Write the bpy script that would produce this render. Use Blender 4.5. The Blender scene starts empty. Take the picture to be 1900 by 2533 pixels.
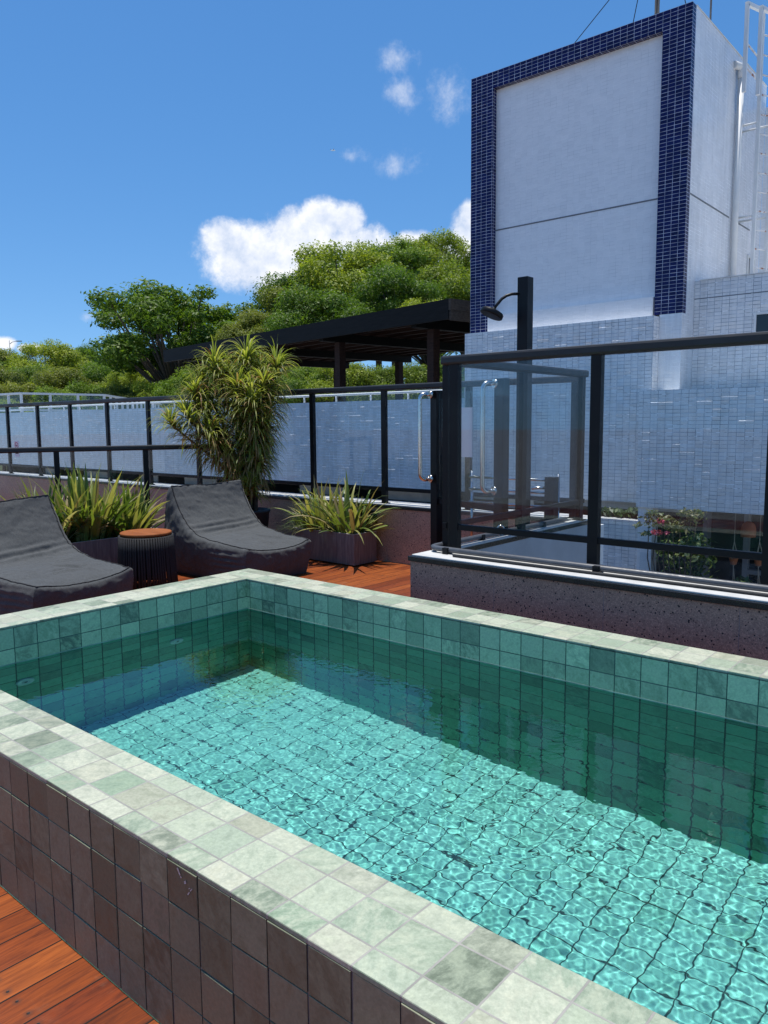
import bpy, bmesh, math, random
import numpy as np
from mathutils import Vector, Matrix

random.seed(7)
SC = bpy.context.scene
COL = SC.collection
R = math.radians

# ---------------------------------------------------------------- camera
cam_d = bpy.data.cameras.new("camera")
cam = bpy.data.objects.new("camera", cam_d)
COL.objects.link(cam)
PITCH, ROLL, YAW = 0.114264, -0.008361, -0.708709
fw = Vector((math.sin(YAW) * math.cos(PITCH), math.cos(YAW) * math.cos(PITCH), -math.sin(PITCH)))
rt = Vector((math.cos(YAW), -math.sin(YAW), 0))
up = rt.cross(fw)
r2 = math.cos(ROLL) * rt + math.sin(ROLL) * up
u2 = -math.sin(ROLL) * rt + math.cos(ROLL) * up
M = Matrix((r2, u2, -fw)).transposed().to_4x4()
M.translation = Vector((3.470, -2.822, 1.302))
cam.matrix_world = M
cam_d.sensor_fit = 'VERTICAL'
cam_d.sensor_height = 24.0
cam_d.lens = 24.0 * 1915.8 / 2533.0
cam_d.clip_start = 0.05
cam_d.clip_end = 2000
SC.camera = cam
CAM = Vector((3.470, -2.822, 1.302))


def view_dir(x, y):
    """direction seen at a point of the 1900 x 2533 photograph (used to set the clouds at infinity)"""
    return (fw + r2 * ((x - 950) / 1915.8) + u2 * ((1266.5 - y) / 1915.8)).normalized()


# ---------------------------------------------------------------- light
SUN_EL, SUN_AZ = R(85.0), R(-90.4)      # azimuth: from +Y turned towards -X
sun_dir = Vector((math.sin(SUN_AZ) * math.cos(SUN_EL), math.cos(SUN_AZ) * math.cos(SUN_EL), math.sin(SUN_EL)))
sun_d = bpy.data.lights.new("sun", 'SUN')
sun_d.energy = 4.4
sun_d.angle = R(0.5)
sun_d.color = (1.0, 0.965, 0.90)
sun = bpy.data.objects.new("sun", sun_d)
COL.objects.link(sun)
sun.rotation_euler = (-sun_dir).to_track_quat('-Z', 'Y').to_euler()
sun_d.cycles.is_caustics_light = True

SC.view_settings.view_transform = 'Standard'
SC.view_settings.look = 'None'
SC.view_settings.gamma = 1.0
SC.view_settings.exposure = 0.25
SC.render.engine = 'CYCLES'
cy = SC.cycles
cy.use_denoising = True
cy.max_bounces = 14
cy.diffuse_bounces = 3
cy.glossy_bounces = 4
cy.transmission_bounces = 8
cy.transparent_max_bounces = 24
cy.caustics_reflective = False
cy.caustics_refractive = True
cy.sample_clamp_indirect = 6.0
cy.blur_glossy = 1.0


# ---------------------------------------------------------------- node helper
class NB:
    def __init__(s, nt):
        s.nt = nt

    def n(s, t, **kw):
        nd = s.nt.nodes.new(t)
        for k, v in kw.items():
            setattr(nd, k, v)
        return nd

    def put(s, sock, v):
        if hasattr(v, 'is_output'):
            s.nt.links.new(v, sock)
        elif v is not None:
            if hasattr(sock.default_value, '__len__') and not hasattr(v, '__len__'):
                v = (v,) * len(sock.default_value)
            if hasattr(v, '__len__') and len(sock.default_value) == 4 and len(v) == 3:
                v = tuple(v) + (1.0,)
            sock.default_value = v

    def m(s, op, a, b=None, c=None, clamp=False):
        nd = s.n('ShaderNodeMath', operation=op, use_clamp=clamp)
        for i, v in enumerate((a, b, c)):
            if v is not None:
                s.put(nd.inputs[i], v)
        return nd.outputs[0]

    def vm(s, op, a, b=None, out=0):
        nd = s.n('ShaderNodeVectorMath', operation=op)
        s.put(nd.inputs[0], a)
        if b is not None:
            s.put(nd.inputs[3 if op == 'SCALE' else 1], b)
        return nd.outputs[out]

    def comb(s, x, y, z=0.0):
        nd = s.n('ShaderNodeCombineXYZ')
        for i, v in enumerate((x, y, z)):
            s.put(nd.inputs[i], v)
        return nd.outputs[0]

    def sep(s, v):
        nd = s.n('ShaderNodeSeparateXYZ')
        s.put(nd.inputs[0], v)
        return nd.outputs

    def noise(s, vec, scale, detail=4.0, rough=0.55, dist=0.0, col=False):
        nd = s.n('ShaderNodeTexNoise')
        s.put(nd.inputs['Vector'], vec)
        s.put(nd.inputs['Scale'], scale)
        nd.inputs['Detail'].default_value = detail
        nd.inputs['Roughness'].default_value = rough
        nd.inputs['Distortion'].default_value = dist
        return nd.outputs['Color' if col else 'Fac']

    def ramp(s, f, stops, interp='LINEAR'):
        nd = s.n('ShaderNodeValToRGB')
        cr = nd.color_ramp
        cr.interpolation = interp
        while len(cr.elements) < len(stops):
            cr.elements.new(0.5)
        for e, (p, c) in zip(cr.elements, stops):
            e.position = p
            e.color = tuple(c) + (1.0,) if len(c) == 3 else c
        s.put(nd.inputs[0], f)
        return nd.outputs[0]

    def mix(s, f, a, b, mode='MIX'):
        nd = s.n('ShaderNodeMix', data_type='RGBA', blend_type=mode)
        s.put(nd.inputs[0], f)
        s.put(nd.inputs[6], a)
        s.put(nd.inputs[7], b)
        return nd.outputs[2]

    def smooth(s, v, a, b, o0=0.0, o1=1.0):
        nd = s.n('ShaderNodeMapRange', interpolation_type='SMOOTHSTEP')
        s.put(nd.inputs[0], v)
        for i, q in zip((1, 2, 3, 4), (a, b, o0, o1)):
            s.put(nd.inputs[i], q)
        return nd.outputs[0]

    def bump(s, h, strength=0.5, dist=0.002, normal=None):
        nd = s.n('ShaderNodeBump')
        nd.inputs['Strength'].default_value = strength
        nd.inputs['Distance'].default_value = dist
        s.put(nd.inputs['Height'], h)
        if normal is not None:
            s.put(nd.inputs['Normal'], normal)
        return nd.outputs[0]

    def uv(s):
        return s.n('ShaderNodeUVMap', uv_map='uv').outputs[0]

    def obj(s):
        return s.n('ShaderNodeTexCoord').outputs['Object']

    def white(s, vec, out='Value'):
        nd = s.n('ShaderNodeTexWhiteNoise', noise_dimensions='3D')
        s.put(nd.inputs['Vector'], vec)
        return nd.outputs[out]


def new_mat(name):
    m = bpy.data.materials.new(name)
    m.use_nodes = True
    m.node_tree.nodes.clear()
    b = NB(m.node_tree)
    out = b.n('ShaderNodeOutputMaterial')
    p = b.n('ShaderNodeBsdfPrincipled')
    m.node_tree.links.new(p.outputs[0], out.inputs[0])
    return m, b, p, out


def simple(name, col, rough=0.5, metal=0.0, var=0.12, scale=6.0, bump=0.0, bscale=60.0, spec=0.5):
    m, b, p, o = new_mat(name)
    c = b.obj()
    f = b.noise(c, scale, 5, 0.6)
    lo = tuple(x * (1 - var) for x in col)
    hi = tuple(min(1, x * (1 + var)) for x in col)
    b.put(p.inputs['Base Color'], b.ramp(f, ((0.3, lo), (0.7, hi))))
    b.put(p.inputs['Roughness'], b.smooth(b.noise(c, scale * 3, 3), 0.3, 0.7, max(0.02, rough - 0.07), min(1, rough + 0.07)))
    p.inputs['Metallic'].default_value = metal
    p.inputs['Specular IOR Level'].default_value = spec
    if bump:
        b.put(p.inputs['Normal'], b.bump(b.noise(c, bscale, 4), bump, 0.003))
    return m


# ---------------------------------------------------------------- world: clear tropical sky with a few clouds
world = bpy.data.worlds.new("World")
SC.world = world
world.use_nodes = True
wt = world.node_tree
wt.nodes.clear()
W = NB(wt)
wout = W.n('ShaderNodeOutputWorld')
bg = W.n('ShaderNodeBackground')
wt.links.new(bg.outputs[0], wout.inputs[0])
sky = W.n('ShaderNodeTexSky', sky_type='NISHITA')
sky.sun_disc = False
sky.sun_elevation = SUN_EL
sky.sun_rotation = SUN_AZ
sky.air_density = 1.0
sky.dust_density = 0.35
sky.ozone_density = 2.2
SKY_STRENGTH = 0.145
bg.inputs['Strength'].default_value = SKY_STRENGTH
gdir = W.n('ShaderNodeTexCoord').outputs['Generated']
# clear tropical air: the whitish band hugs the horizon, blue starts low
sx_, sy_, sz_ = W.sep(gdir)
wt.links.new(W.vm('NORMALIZE', W.comb(sx_, sy_, W.m('ADD', W.m('MULTIPLY', W.m('MAXIMUM', sz_, 0.0), 0.92), 0.125))), sky.inputs[0])
hs = W.n('ShaderNodeHueSaturation')
hs.inputs['Saturation'].default_value = 1.30
hs.inputs['Value'].default_value = 0.93
wt.links.new(sky.outputs[0], hs.inputs['Color'])


def ell(x, y, wx, wy):
    """soft elliptical cloud lobe round a fixed compass direction"""
    c = view_dir(x, y)
    h = Vector((-c.y, c.x, 0)).normalized() * -1
    v = h.cross(c).normalized()
    if v.z < 0:
        v = -v
    a = W.m('DIVIDE', W.vm('DOT_PRODUCT', gdir, tuple(h), out=1), wx / 1915.8)
    bb = W.m('DIVIDE', W.m('SUBTRACT', W.vm('DOT_PRODUCT', gdir, tuple(v), out=1), 0.0), wy / 1915.8)
    fr = W.m('GREATER_THAN', W.vm('DOT_PRODUCT', gdir, tuple(c), out=1), 0.0)
    rr = W.m('SQRT', W.m('ADD', W.m('MULTIPLY', a, a), W.m('MULTIPLY', bb, bb)))
    return W.m('MULTIPLY', W.m('SUBTRACT', 1.0, rr, clamp=True), fr)


def lobes(lst):
    acc = None
    for q in lst:
        e = ell(*q)
        acc = e if acc is None else W.m('MAXIMUM', acc, e)
    return acc


cn = W.noise(gdir, 15.0, 12, 0.66, 0.2)
cn2 = W.noise(gdir, 52.0, 12, 0.72, 0.0)
big = lobes([(620, 635, 150, 95), (750, 610, 150, 105), (800, 545, 75, 60), (860, 545, 62, 55), (890, 615, 125, 78),
             (560, 595, 80, 58), (690, 670, 130, 80), (1010, 612, 105, 50), (1150, 590, 52, 80), (1165, 530, 38, 42), (1120, 620, 66, 44),
             (10, 848, 34, 22), (75, 862, 36, 14)])
dens = W.m('ADD', big, W.m('MULTIPLY', W.m('SUBTRACT', cn, 0.5), 0.95))
dens = W.m('ADD', dens, W.m('MULTIPLY', W.m('SUBTRACT', cn2, 0.5), 0.45))
puff = lobes([(985, 145, 66, 40), (1000, 235, 76, 50), (975, 405, 100, 50), (870, 388, 80, 30), (1120, 235, 100, 75),
              (220, 785, 26, 16), (600, 705, 120, 18)])
dens2 = W.m('ADD', W.m('MULTIPLY', puff, 0.8), W.m('MULTIPLY', W.m('SUBTRACT', cn, 0.54), 2.2))
dens2 = W.m('ADD', dens2, W.m('MULTIPLY', W.m('SUBTRACT', cn2, 0.5), 1.1))
on_big = W.m('GREATER_THAN', big, 0.001)
on_puff = W.m('GREATER_THAN', puff, 0.001)
a1 = W.m('MULTIPLY', W.smooth(dens, 0.08, 0.52), on_big)
a2 = W.m('MULTIPLY', W.m('MULTIPLY', W.smooth(dens2, 0.10, 1.3), 0.55), on_puff)
edge1 = W.smooth(big, 0.0, 0.12)
edge2 = W.smooth(puff, 0.0, 0.25)
alpha = W.m('MAXIMUM', W.m('MULTIPLY', a1, edge1), W.m('MULTIPLY', a2, edge2))
shade = W.ramp(W.noise(gdir, 26.0, 6, 0.6), ((0.34, (0.60, 0.69, 0.84)), (0.60, (1.0, 1.0, 1.0))))
ccol = W.mix(1.0, shade, (6.0, 6.1, 6.4), 'MULTIPLY')
wt.links.new(W.mix(alpha, hs.outputs[0], ccol), bg.inputs['Color'])

# ---------------------------------------------------------------- mesh helpers
ORG = {}


def org(o):
    return ORG.get(o.name, Vector((0, 0, 0))) if o else Vector((0, 0, 0))


def thing(name, label, cat, loc=(0, 0, 0), group=None):
    o = bpy.data.objects.new(name, None)
    o.empty_display_size = 0.1
    COL.objects.link(o)
    o.location = loc
    ORG[o.name] = Vector(loc)
    o['label'] = label
    o['category'] = cat
    if group:
        o['group'] = group
    return o


def tag(o, label, cat, group=None):
    o['label'] = label
    o['category'] = cat
    if group:
        o['group'] = group
    return o


class MB:
    """collects shapes in world metres and links them as ONE mesh object"""

    def __init__(s):
        s.bm = bmesh.new()

    def poly(s, pts, mi=0):
        vs = [s.bm.verts.new(p) for p in pts]
        f = s.bm.faces.new(vs)
        f.material_index = mi
        return f

    def box(s, a, b, mi=0, bevel=0.0, rotz=0.0, piv=None, seg=2):
        x0, y0, z0 = a
        x1, y1, z1 = b
        vs = [s.bm.verts.new(p) for p in ((x0, y0, z0), (x1, y0, z0), (x1, y1, z0), (x0, y1, z0),
                                          (x0, y0, z1), (x1, y0, z1), (x1, y1, z1), (x0, y1, z1))]
        fs = []
        for q in ((3, 2, 1, 0), (4, 5, 6, 7), (0, 1, 5, 4), (1, 2, 6, 5), (2, 3, 7, 6), (3, 0, 4, 7)):
            f = s.bm.faces.new([vs[i] for i in q])
            f.material_index = mi
            fs.append(f)
        if rotz:
            pv = Vector(piv) if piv is not None else Vector(((x0 + x1) / 2, (y0 + y1) / 2, 0))
            bmesh.ops.rotate(s.bm, verts=vs, cent=pv, matrix=Matrix.Rotation(rotz, 3, 'Z'))
        if bevel:
            es = list({e for f in fs for e in f.edges})
            bmesh.ops.bevel(s.bm, geom=es, offset=bevel, segments=seg, profile=0.5, affect='EDGES')
        return s

    def bar(s, p, q, w, h, mi=0, bevel=0.0):
        """rectangular bar from p to q; w across (horizontal), h vertical-ish"""
        p, q = Vector(p), Vector(q)
        d = (q - p).normalized()
        side = d.cross(Vector((0, 0, 1)))
        if side.length < 1e-4:
            side = Vector((1, 0, 0))
        side.normalize()
        n = side.cross(d).normalized()
        vs = []
        for c in (p, q):
            for sx, sy in ((-1, -1), (1, -1), (1, 1), (-1, 1)):
                vs.append(s.bm.verts.new(c + side * sx * w / 2 + n * sy * h / 2))
        fs = []
        for ix in ((3, 2, 1, 0), (4, 5, 6, 7), (0, 1, 5, 4), (1, 2, 6, 5), (2, 3, 7, 6), (3, 0, 4, 7)):
            f = s.bm.faces.new([vs[i] for i in ix])
            f.material_index = mi
            fs.append(f)
        if bevel:
            es = list({e for f in fs for e in f.edges})
            bmesh.ops.bevel(s.bm, geom=es, offset=bevel, segments=2, profile=0.5, affect='EDGES')
        return s

    def tube(s, pts, r, n=10, mi=0, cap=True):
        pts = [Vector(p) for p in pts]
        k = len(pts)
        rs = list(r) if hasattr(r, '__len__') else [r] * k
        t0 = (pts[1] - pts[0]).normalized()
        ref = Vector((0, 0, 1)) if abs(t0.z) < 0.9 else Vector((1, 0, 0))
        u = t0.cross(ref).normalized()
        rings = []
        for i in range(k):
            t = (pts[min(i + 1, k - 1)] - pts[max(i - 1, 0)]).normalized()
            u = (u - t * u.dot(t)).normalized()
            v = t.cross(u)
            rings.append([s.bm.verts.new(pts[i] + (u * math.cos(2 * math.pi * j / n) + v * math.sin(2 * math.pi * j / n)) * rs[i]) for j in range(n)])
        for i in range(k - 1):
            for j in range(n):
                f = s.bm.faces.new((rings[i][j], rings[i][(j + 1) % n], rings[i + 1][(j + 1) % n], rings[i + 1][j]))
                f.smooth = True
                f.material_index = mi
        if cap:
            f = s.bm.faces.new(list(reversed(rings[0])))
            f.material_index = mi
            f = s.bm.faces.new(rings[-1])
            f.material_index = mi
        return s

    def lathe(s, c, prof, n=32, mi=0, axis='Z'):
        rings = []
        c = Vector(c)
        for r, z in prof:
            if axis == 'Z':
                rings.append([s.bm.verts.new(c + Vector((r * math.cos(2 * math.pi * j / n), r * math.sin(2 * math.pi * j / n), z))) for j in range(n)])
            elif axis == 'X':
                rings.append([s.bm.verts.new(c + Vector((z, r * math.cos(2 * math.pi * j / n), r * math.sin(2 * math.pi * j / n)))) for j in range(n)])
        for i in range(len(rings) - 1):
            for j in range(n):
                f = s.bm.faces.new((rings[i][j], rings[i][(j + 1) % n], rings[i + 1][(j + 1) % n], rings[i + 1][j]))
                f.smooth = True
                f.material_index = mi
        for rg, flip in ((rings[0], True), (rings[-1], False)):
            f = s.bm.faces.new(list(reversed(rg)) if flip else rg)
            f.material_index = mi
        return s

    def build(s, name, mats, parent=None, smooth=False, kind=None, recalc=False):
        if recalc:
            bmesh.ops.recalc_face_normals(s.bm, faces=s.bm.faces)
        uvl = s.bm.loops.layers.uv.new('uv')
        s.bm.normal_update()
        for f in s.bm.faces:
            n = f.normal
            ax, ay, az = abs(n.x), abs(n.y), abs(n.z)
            for l in f.loops:
                c = l.vert.co
                if az >= ax and az >= ay:
                    l[uvl].uv = (c.x, c.y)
                elif ay >= ax:
                    l[uvl].uv = (c.x, c.z)
                else:
                    l[uvl].uv = (c.y, c.z)
            if smooth:
                f.smooth = True
        og = org(parent)
        if og.length:
            bmesh.ops.translate(s.bm, verts=s.bm.verts, vec=-og)
        me = bpy.data.meshes.new(name)
        s.bm.to_mesh(me)
        s.bm.free()
        return link(name, me, mats, parent, kind)


def link(name, me, mats, parent=None, kind=None):
    o = bpy.data.objects.new(name, me)
    COL.objects.link(o)
    for m in (mats if isinstance(mats, (list, tuple)) else [mats]):
        me.materials.append(m)
    if parent:
        o.parent = parent
        ORG[o.name] = org(parent)
    if kind:
        o['kind'] = kind
    return o


def raw_mesh(name, verts, faces, mats, parent=None, kind=None, smooth=False, mi=None, shift=True):
    """fast mesh from numpy arrays (all faces the same length)"""
    verts = np.asarray(verts, dtype=np.float32)
    if shift:
        og = org(parent)
        verts = verts - np.array(og, dtype=np.float32)
    faces = np.asarray(faces, dtype=np.int32)
    me = bpy.data.meshes.new(name)
    nf, k = faces.shape
    me.vertices.add(len(verts))
    me.vertices.foreach_set('co', verts.ravel())
    me.loops.add(nf * k)
    me.loops.foreach_set('vertex_index', faces.ravel())
    me.polygons.add(nf)
    me.polygons.foreach_set('loop_start', np.arange(0, nf * k, k, dtype=np.int32))
    if smooth:
        me.polygons.foreach_set('use_smooth', np.ones(nf, dtype=bool))
    if mi is not None:
        me.polygons.foreach_set('material_index', np.asarray(mi, dtype=np.int32))
    me.update(calc_edges=True)
    return link(name, me, mats, parent, kind)


def dup_tree(root, loc=None, rotz=None, scale=None, label=None):
    """copy a thing with its parts and sub-parts"""
    r = root.copy()
    COL.objects.link(r)
    if loc is not None:
        r.location = loc
    if rotz is not None:
        r.rotation_euler = (0, 0, rotz)
    if scale is not None:
        r.scale = scale
    if label:
        r['label'] = label
    for ch in list(root.children):
        c = ch.copy()
        COL.objects.link(c)
        c.parent = r
        for g in list(ch.children):
            d = g.copy()
            COL.objects.link(d)
            d.parent = c
    return r
# ================================================================ materials of the terrace
U = 0.105           # one pool tile with its joint


def cells(b, su, sv, ou=0.0, ov=0.0, stagger=0.0):
    """-> (cell vector, edge distance in metres, u in cell, v in cell)"""
    uv = b.sep(b.uv())
    v = b.m('DIVIDE', b.m('SUBTRACT', uv[1], ov), sv)
    iv = b.m('FLOOR', v)
    u = b.m('DIVIDE', b.m('SUBTRACT', uv[0], ou), su)
    if stagger:
        u = b.m('ADD', u, b.m('MULTIPLY', iv, stagger))
    iu = b.m('FLOOR', u)
    fu = b.m('SUBTRACT', u, iu)
    fv = b.m('SUBTRACT', v, iv)
    du = b.m('MULTIPLY', b.m('SUBTRACT', 0.5, b.m('ABSOLUTE', b.m('SUBTRACT', fu, 0.5))), su)
    dv = b.m('MULTIPLY', b.m('SUBTRACT', 0.5, b.m('ABSOLUTE', b.m('SUBTRACT', fv, 0.5))), sv)
    return b.comb(iu, iv, 0.37), du, dv, fu, fv


def stone_tile(name, tones, grout, gw=0.0022, su=U, sv=U, ou=0.3 * U, ov=0.417, rough=0.55, spec=0.4, relief=0.5, mottle=0.5, stagger=0.0,
               bands=0.0, grout_v=None, vein=0.0, tilt=0.03):
    m, b, p, o = new_mat(name)
    c, du, dv, fu, fv = cells(b, su, sv, ou, ov, stagger)
    rnd = b.white(c)
    rndc = b.white(b.vm('ADD', c, (7.3, 2.1, 5.0)), 'Color')
    uv = b.uv()
    shift = b.vm('ADD', uv, b.vm('SCALE', rndc, 9.0))
    ang = b.n('ShaderNodeVectorRotate', rotation_type='Z_AXIS')
    b.put(ang.inputs['Vector'], shift)
    b.put(ang.inputs['Angle'], b.m('MULTIPLY', rnd, 6.28))
    st = b.vm('MULTIPLY', ang.outputs[0], (1.0, 1.7, 1.0))
    n1 = b.noise(st, 20, 8, 0.70, 0.25)
    n2 = b.noise(shift, 110, 6, 0.72)
    n3 = b.noise(st, 5, 4, 0.5, 1.2)
    n = len(tones)
    col = b.ramp(rnd, [(i / (n - 1) if n > 1 else 0, t) for i, t in enumerate(tones)])
    col2 = b.ramp(b.white(b.vm('ADD', c, (3.1, 9.7, 1.0))), [(i / (n - 1), t) for i, t in enumerate(tones)])
    col = b.mix(b.m('MULTIPLY', b.smooth(n1, 0.42, 0.62), mottle), col, col2)
    dk = b.mix(1.0, col, b.ramp(n1, ((0.25, (0.66, 0.70, 0.66)), (0.5, (1, 1, 1)), (0.75, (1.12, 1.1, 1.06)))), 'MULTIPLY')
    dk = b.mix(1.0, dk, b.ramp(n2, ((0.3, (0.78, 0.79, 0.78)), (0.65, (1.10, 1.09, 1.08)))), 'MULTIPLY')
    if vein:
        vv = b.smooth(b.m('ABSOLUTE', b.m('SUBTRACT', n3, 0.5)), 0.0, 0.03, 1.0, 0.0)
        dk = b.mix(b.m('MULTIPLY', vv, vein), dk, (0.13, 0.15, 0.10))
    wob = b.m('MULTIPLY', b.m('SUBTRACT', b.noise(uv, 120, 3), 0.5), 0.0018)
    gu = b.smooth(b.m('ADD', du, wob), gw * 0.55, gw * 1.2, 1.0, 0.0)
    gv = b.smooth(b.m('ADD', dv, wob), gw * 0.55, gw * 1.2, 1.0, 0.0)
    g = b.m('MAXIMUM', gu, gv)
    gc = b.mix(b.smooth(b.noise(uv, 9, 4), 0.35, 0.7), tuple(x * 0.7 for x in grout), grout)
    res = b.mix(g, dk, gc)
    if grout_v is not None:
        res = b.mix(b.m('MULTIPLY', gv, b.smooth(b.noise(uv, 7, 3), 0.35, 0.6)), res, grout_v)
    b.put(p.inputs['Base Color'], res)
    b.put(p.inputs['Roughness'], b.m('ADD', rough, b.m('MULTIPLY', b.m('SUBTRACT', n1, 0.5), 0.4)))
    p.inputs['Specular IOR Level'].default_value = spec
    h = b.m('ADD', b.m('MULTIPLY', n1, 0.5), b.m('MULTIPLY', n2, 0.25))
    h = b.m('ADD', h, b.m('MULTIPLY', b.m('SUBTRACT', 1.0, g), 1.1))
    tl = b.sep(rndc)
    h = b.m('ADD', h, b.m('MULTIPLY', b.m('MULTIPLY', fu, b.m('SUBTRACT', tl[0], 0.5)), tilt * 40))
    h = b.m('ADD', h, b.m('MULTIPLY', b.m('MULTIPLY', fv, b.m('SUBTRACT', tl[1], 0.5)), tilt * 40))
    b.put(p.inputs['Normal'], b.bump(h, relief, 0.0022))
    return m


LIT = [(0.44, 0.46, 0.345), (0.35, 0.41, 0.295), (0.50, 0.50, 0.385), (0.255, 0.33, 0.225), (0.42, 0.445, 0.335), (0.46, 0.47, 0.36), (0.31, 0.375, 0.27), (0.155, 0.185, 0.125), (0.475, 0.48, 0.37), (0.37, 0.375, 0.27)]
M_COPING = stone_tile('sage_slate_coping', LIT, (0.36, 0.34, 0.30), gw=0.0022, sv=0.97 * U, ov=-17.215 * U, vein=0.10, relief=0.4)
M_COPING_Y = stone_tile('sage_slate_coping_end', LIT, (0.36, 0.34, 0.30), gw=0.0022, su=U, ou=-0.55 * U, ov=0.2 * U, vein=0.10, relief=0.4)
GRN = [(0.538, 0.646, 0.413), (0.324, 0.404, 0.259), (0.703, 0.772, 0.508), (0.177, 0.217, 0.152), (0.494, 0.571, 0.375), (0.543, 0.595, 0.402)]
WET = [(0.123, 0.399, 0.236), (0.081, 0.271, 0.162), (0.165, 0.487, 0.297), (0.043, 0.142, 0.091), (0.119, 0.370, 0.224), (0.138, 0.406, 0.253)]
M_INNER = stone_tile('green_slate_inner', GRN, (0.06, 0.10, 0.08), gw=0.0022, rough=0.34, spec=0.5, grout_v=(0.10, 0.16, 0.13), relief=0.6, mottle=0.75)
M_WET = stone_tile('wet_green_slate', WET, (0.012, 0.026, 0.022), gw=0.0036, rough=0.35, spec=0.4, relief=0.3)
POOLF = [(0.269, 0.64, 0.572), (0.242, 0.6, 0.534), (0.296, 0.67, 0.602), (0.189, 0.5, 0.427), (0.269, 0.62, 0.553), (0.248, 0.62, 0.553)]
M_FLOOR = stone_tile('pale_green_pool_floor', POOLF, (0.025, 0.07, 0.065), gw=0.0029, ov=0.0, rough=0.6, relief=0.25)
BRN = [(0.219, 0.234, 0.151), (0.128, 0.146, 0.090), (0.282, 0.292, 0.191), (0.102, 0.119, 0.072), (0.233, 0.235, 0.158), (0.162, 0.181, 0.110)]
M_BROWN = stone_tile('brown_slate_outer', BRN, (0.09, 0.085, 0.08), gw=0.0010, rough=0.45, spec=0.5, relief=0.6, mottle=0.65, tilt=0.0)


def deck_mat():
    m, b, p, o = new_mat('red_hardwood_deck')
    uv = b.sep(b.uv())
    bw = 0.103
    v = b.m('DIVIDE', b.m('SUBTRACT', uv[0], 1.6428), bw)
    iv = b.m('FLOOR', v)
    fv = b.m('SUBTRACT', v, iv)
    rnd = b.white(b.comb(iv, 3.0, 1.0))
    yo = b.m('ADD', uv[1], b.m('MULTIPLY', rnd, 17.0))
    seg = b.m('FLOOR', b.m('DIVIDE', yo, 1.9))
    fseg = b.m('FRACT', b.m('DIVIDE', yo, 1.9))
    r2_ = b.white(b.comb(iv, seg, 4.0))
    co = b.comb(b.m('MULTIPLY', uv[0], 9.0), b.m('MULTIPLY', yo, 0.9), b.m('MULTIPLY', r2_, 30.0))
    g1 = b.noise(co, 6.0, 8, 0.65, 1.0)
    g2 = b.noise(b.comb(b.m('MULTIPLY', uv[0], 60.0), b.m('MULTIPLY', yo, 1.6), r2_), 5.0, 6, 0.7)
    base = b.ramp(r2_, ((0.0, (0.14, 0.030, 0.008)), (0.35, (0.23, 0.053, 0.012)), (0.7, (0.29, 0.076, 0.017)), (1.0, (0.17, 0.034, 0.010))))
    base = b.mix(1.0, base, b.ramp(g1, ((0.28, (0.42, 0.34, 0.32)), (0.5, (1, 1, 1)), (0.74, (1.4, 1.5, 1.6)))), 'MULTIPLY')
    base = b.mix(1.0, base, b.ramp(g2, ((0.3, (0.72, 0.68, 0.66)), (0.65, (1.1, 1.1, 1.1)))), 'MULTIPLY')
    worn = b.smooth(b.noise(b.uv(), 5.0, 6, 0.7), 0.58, 0.74)
    base = b.mix(b.m('MULTIPLY', worn, 0.14), base, (0.46, 0.30, 0.20))
    de = b.m('MULTIPLY', b.m('SUBTRACT', 0.5, b.m('ABSOLUTE', b.m('SUBTRACT', fv, 0.5))), bw)
    gap = b.smooth(de, 0.0016, 0.0030, 1.0, 0.0)
    ge = b.m('MULTIPLY', b.m('SUBTRACT', 0.5, b.m('ABSOLUTE', b.m('SUBTRACT', fseg, 0.5))), 1.9)
    gap = b.m('MAXIMUM', gap, b.smooth(ge, 0.001, 0.0025, 1.0, 0.0))
    # two nail heads across each board every 0.475 m
    ny = b.m('SUBTRACT', b.m('ABSOLUTE', b.m('SUBTRACT', b.m('FRACT', b.m('DIVIDE', uv[1], 0.475)), 0.5)), 0.0)
    nx = b.m('SUBTRACT', b.m('ABSOLUTE', b.m('SUBTRACT', fv, 0.5)), 0.27)
    nd = b.m('SQRT', b.m('ADD', b.m('POWER', b.m('MULTIPLY', ny, 0.475), 2.0), b.m('POWER', b.m('MULTIPLY', nx, bw), 2.0)))
    nail = b.smooth(nd, 0.003, 0.0045, 1.0, 0.0)
    stain = b.smooth(nd, 0.004, 0.016, 0.5, 0.0)
    base = b.mix(stain, base, (0.07, 0.035, 0.022))
    base = b.mix(nail, base, (0.025, 0.02, 0.018))
    base = b.mix(gap, base, (0.012, 0.008, 0.006))
    b.put(p.inputs['Base Color'], base)
    b.put(p.inputs['Roughness'], b.smooth(g1, 0.3, 0.7, 0.5, 0.36))
    p.inputs['Specular IOR Level'].default_value = 0.28
    h = b.m('ADD', b.m('MULTIPLY', g2, 0.25), b.m('MULTIPLY', b.m('SUBTRACT', 1.0, b.m('MAXIMUM', gap, nail)), 1.2))
    h = b.m('ADD', h, b.m('MULTIPLY', b.m('MULTIPLY', fv, b.m('SUBTRACT', 1.0, fv)), 1.6))
    b.put(p.inputs['Normal'], b.bump(h, 0.5, 0.003))
    return m


M_DECK = deck_mat()


def water_mat():
    m = bpy.data.materials.new('clear_pool_water')
    m.use_nodes = True
    nt = m.node_tree
    nt.nodes.clear()
    b = NB(nt)
    out = b.n('ShaderNodeOutputMaterial')
    g = b.n('ShaderNodeBsdfGlass')
    g.inputs['Color'].default_value = (0.80, 0.978, 0.975, 1)
    g.inputs['Roughness'].default_value = 0.0
    g.inputs['IOR'].default_value = 1.333
    nt.links.new(g.outputs[0], out.inputs[0])
    return m


M_WATER = water_mat()

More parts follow.
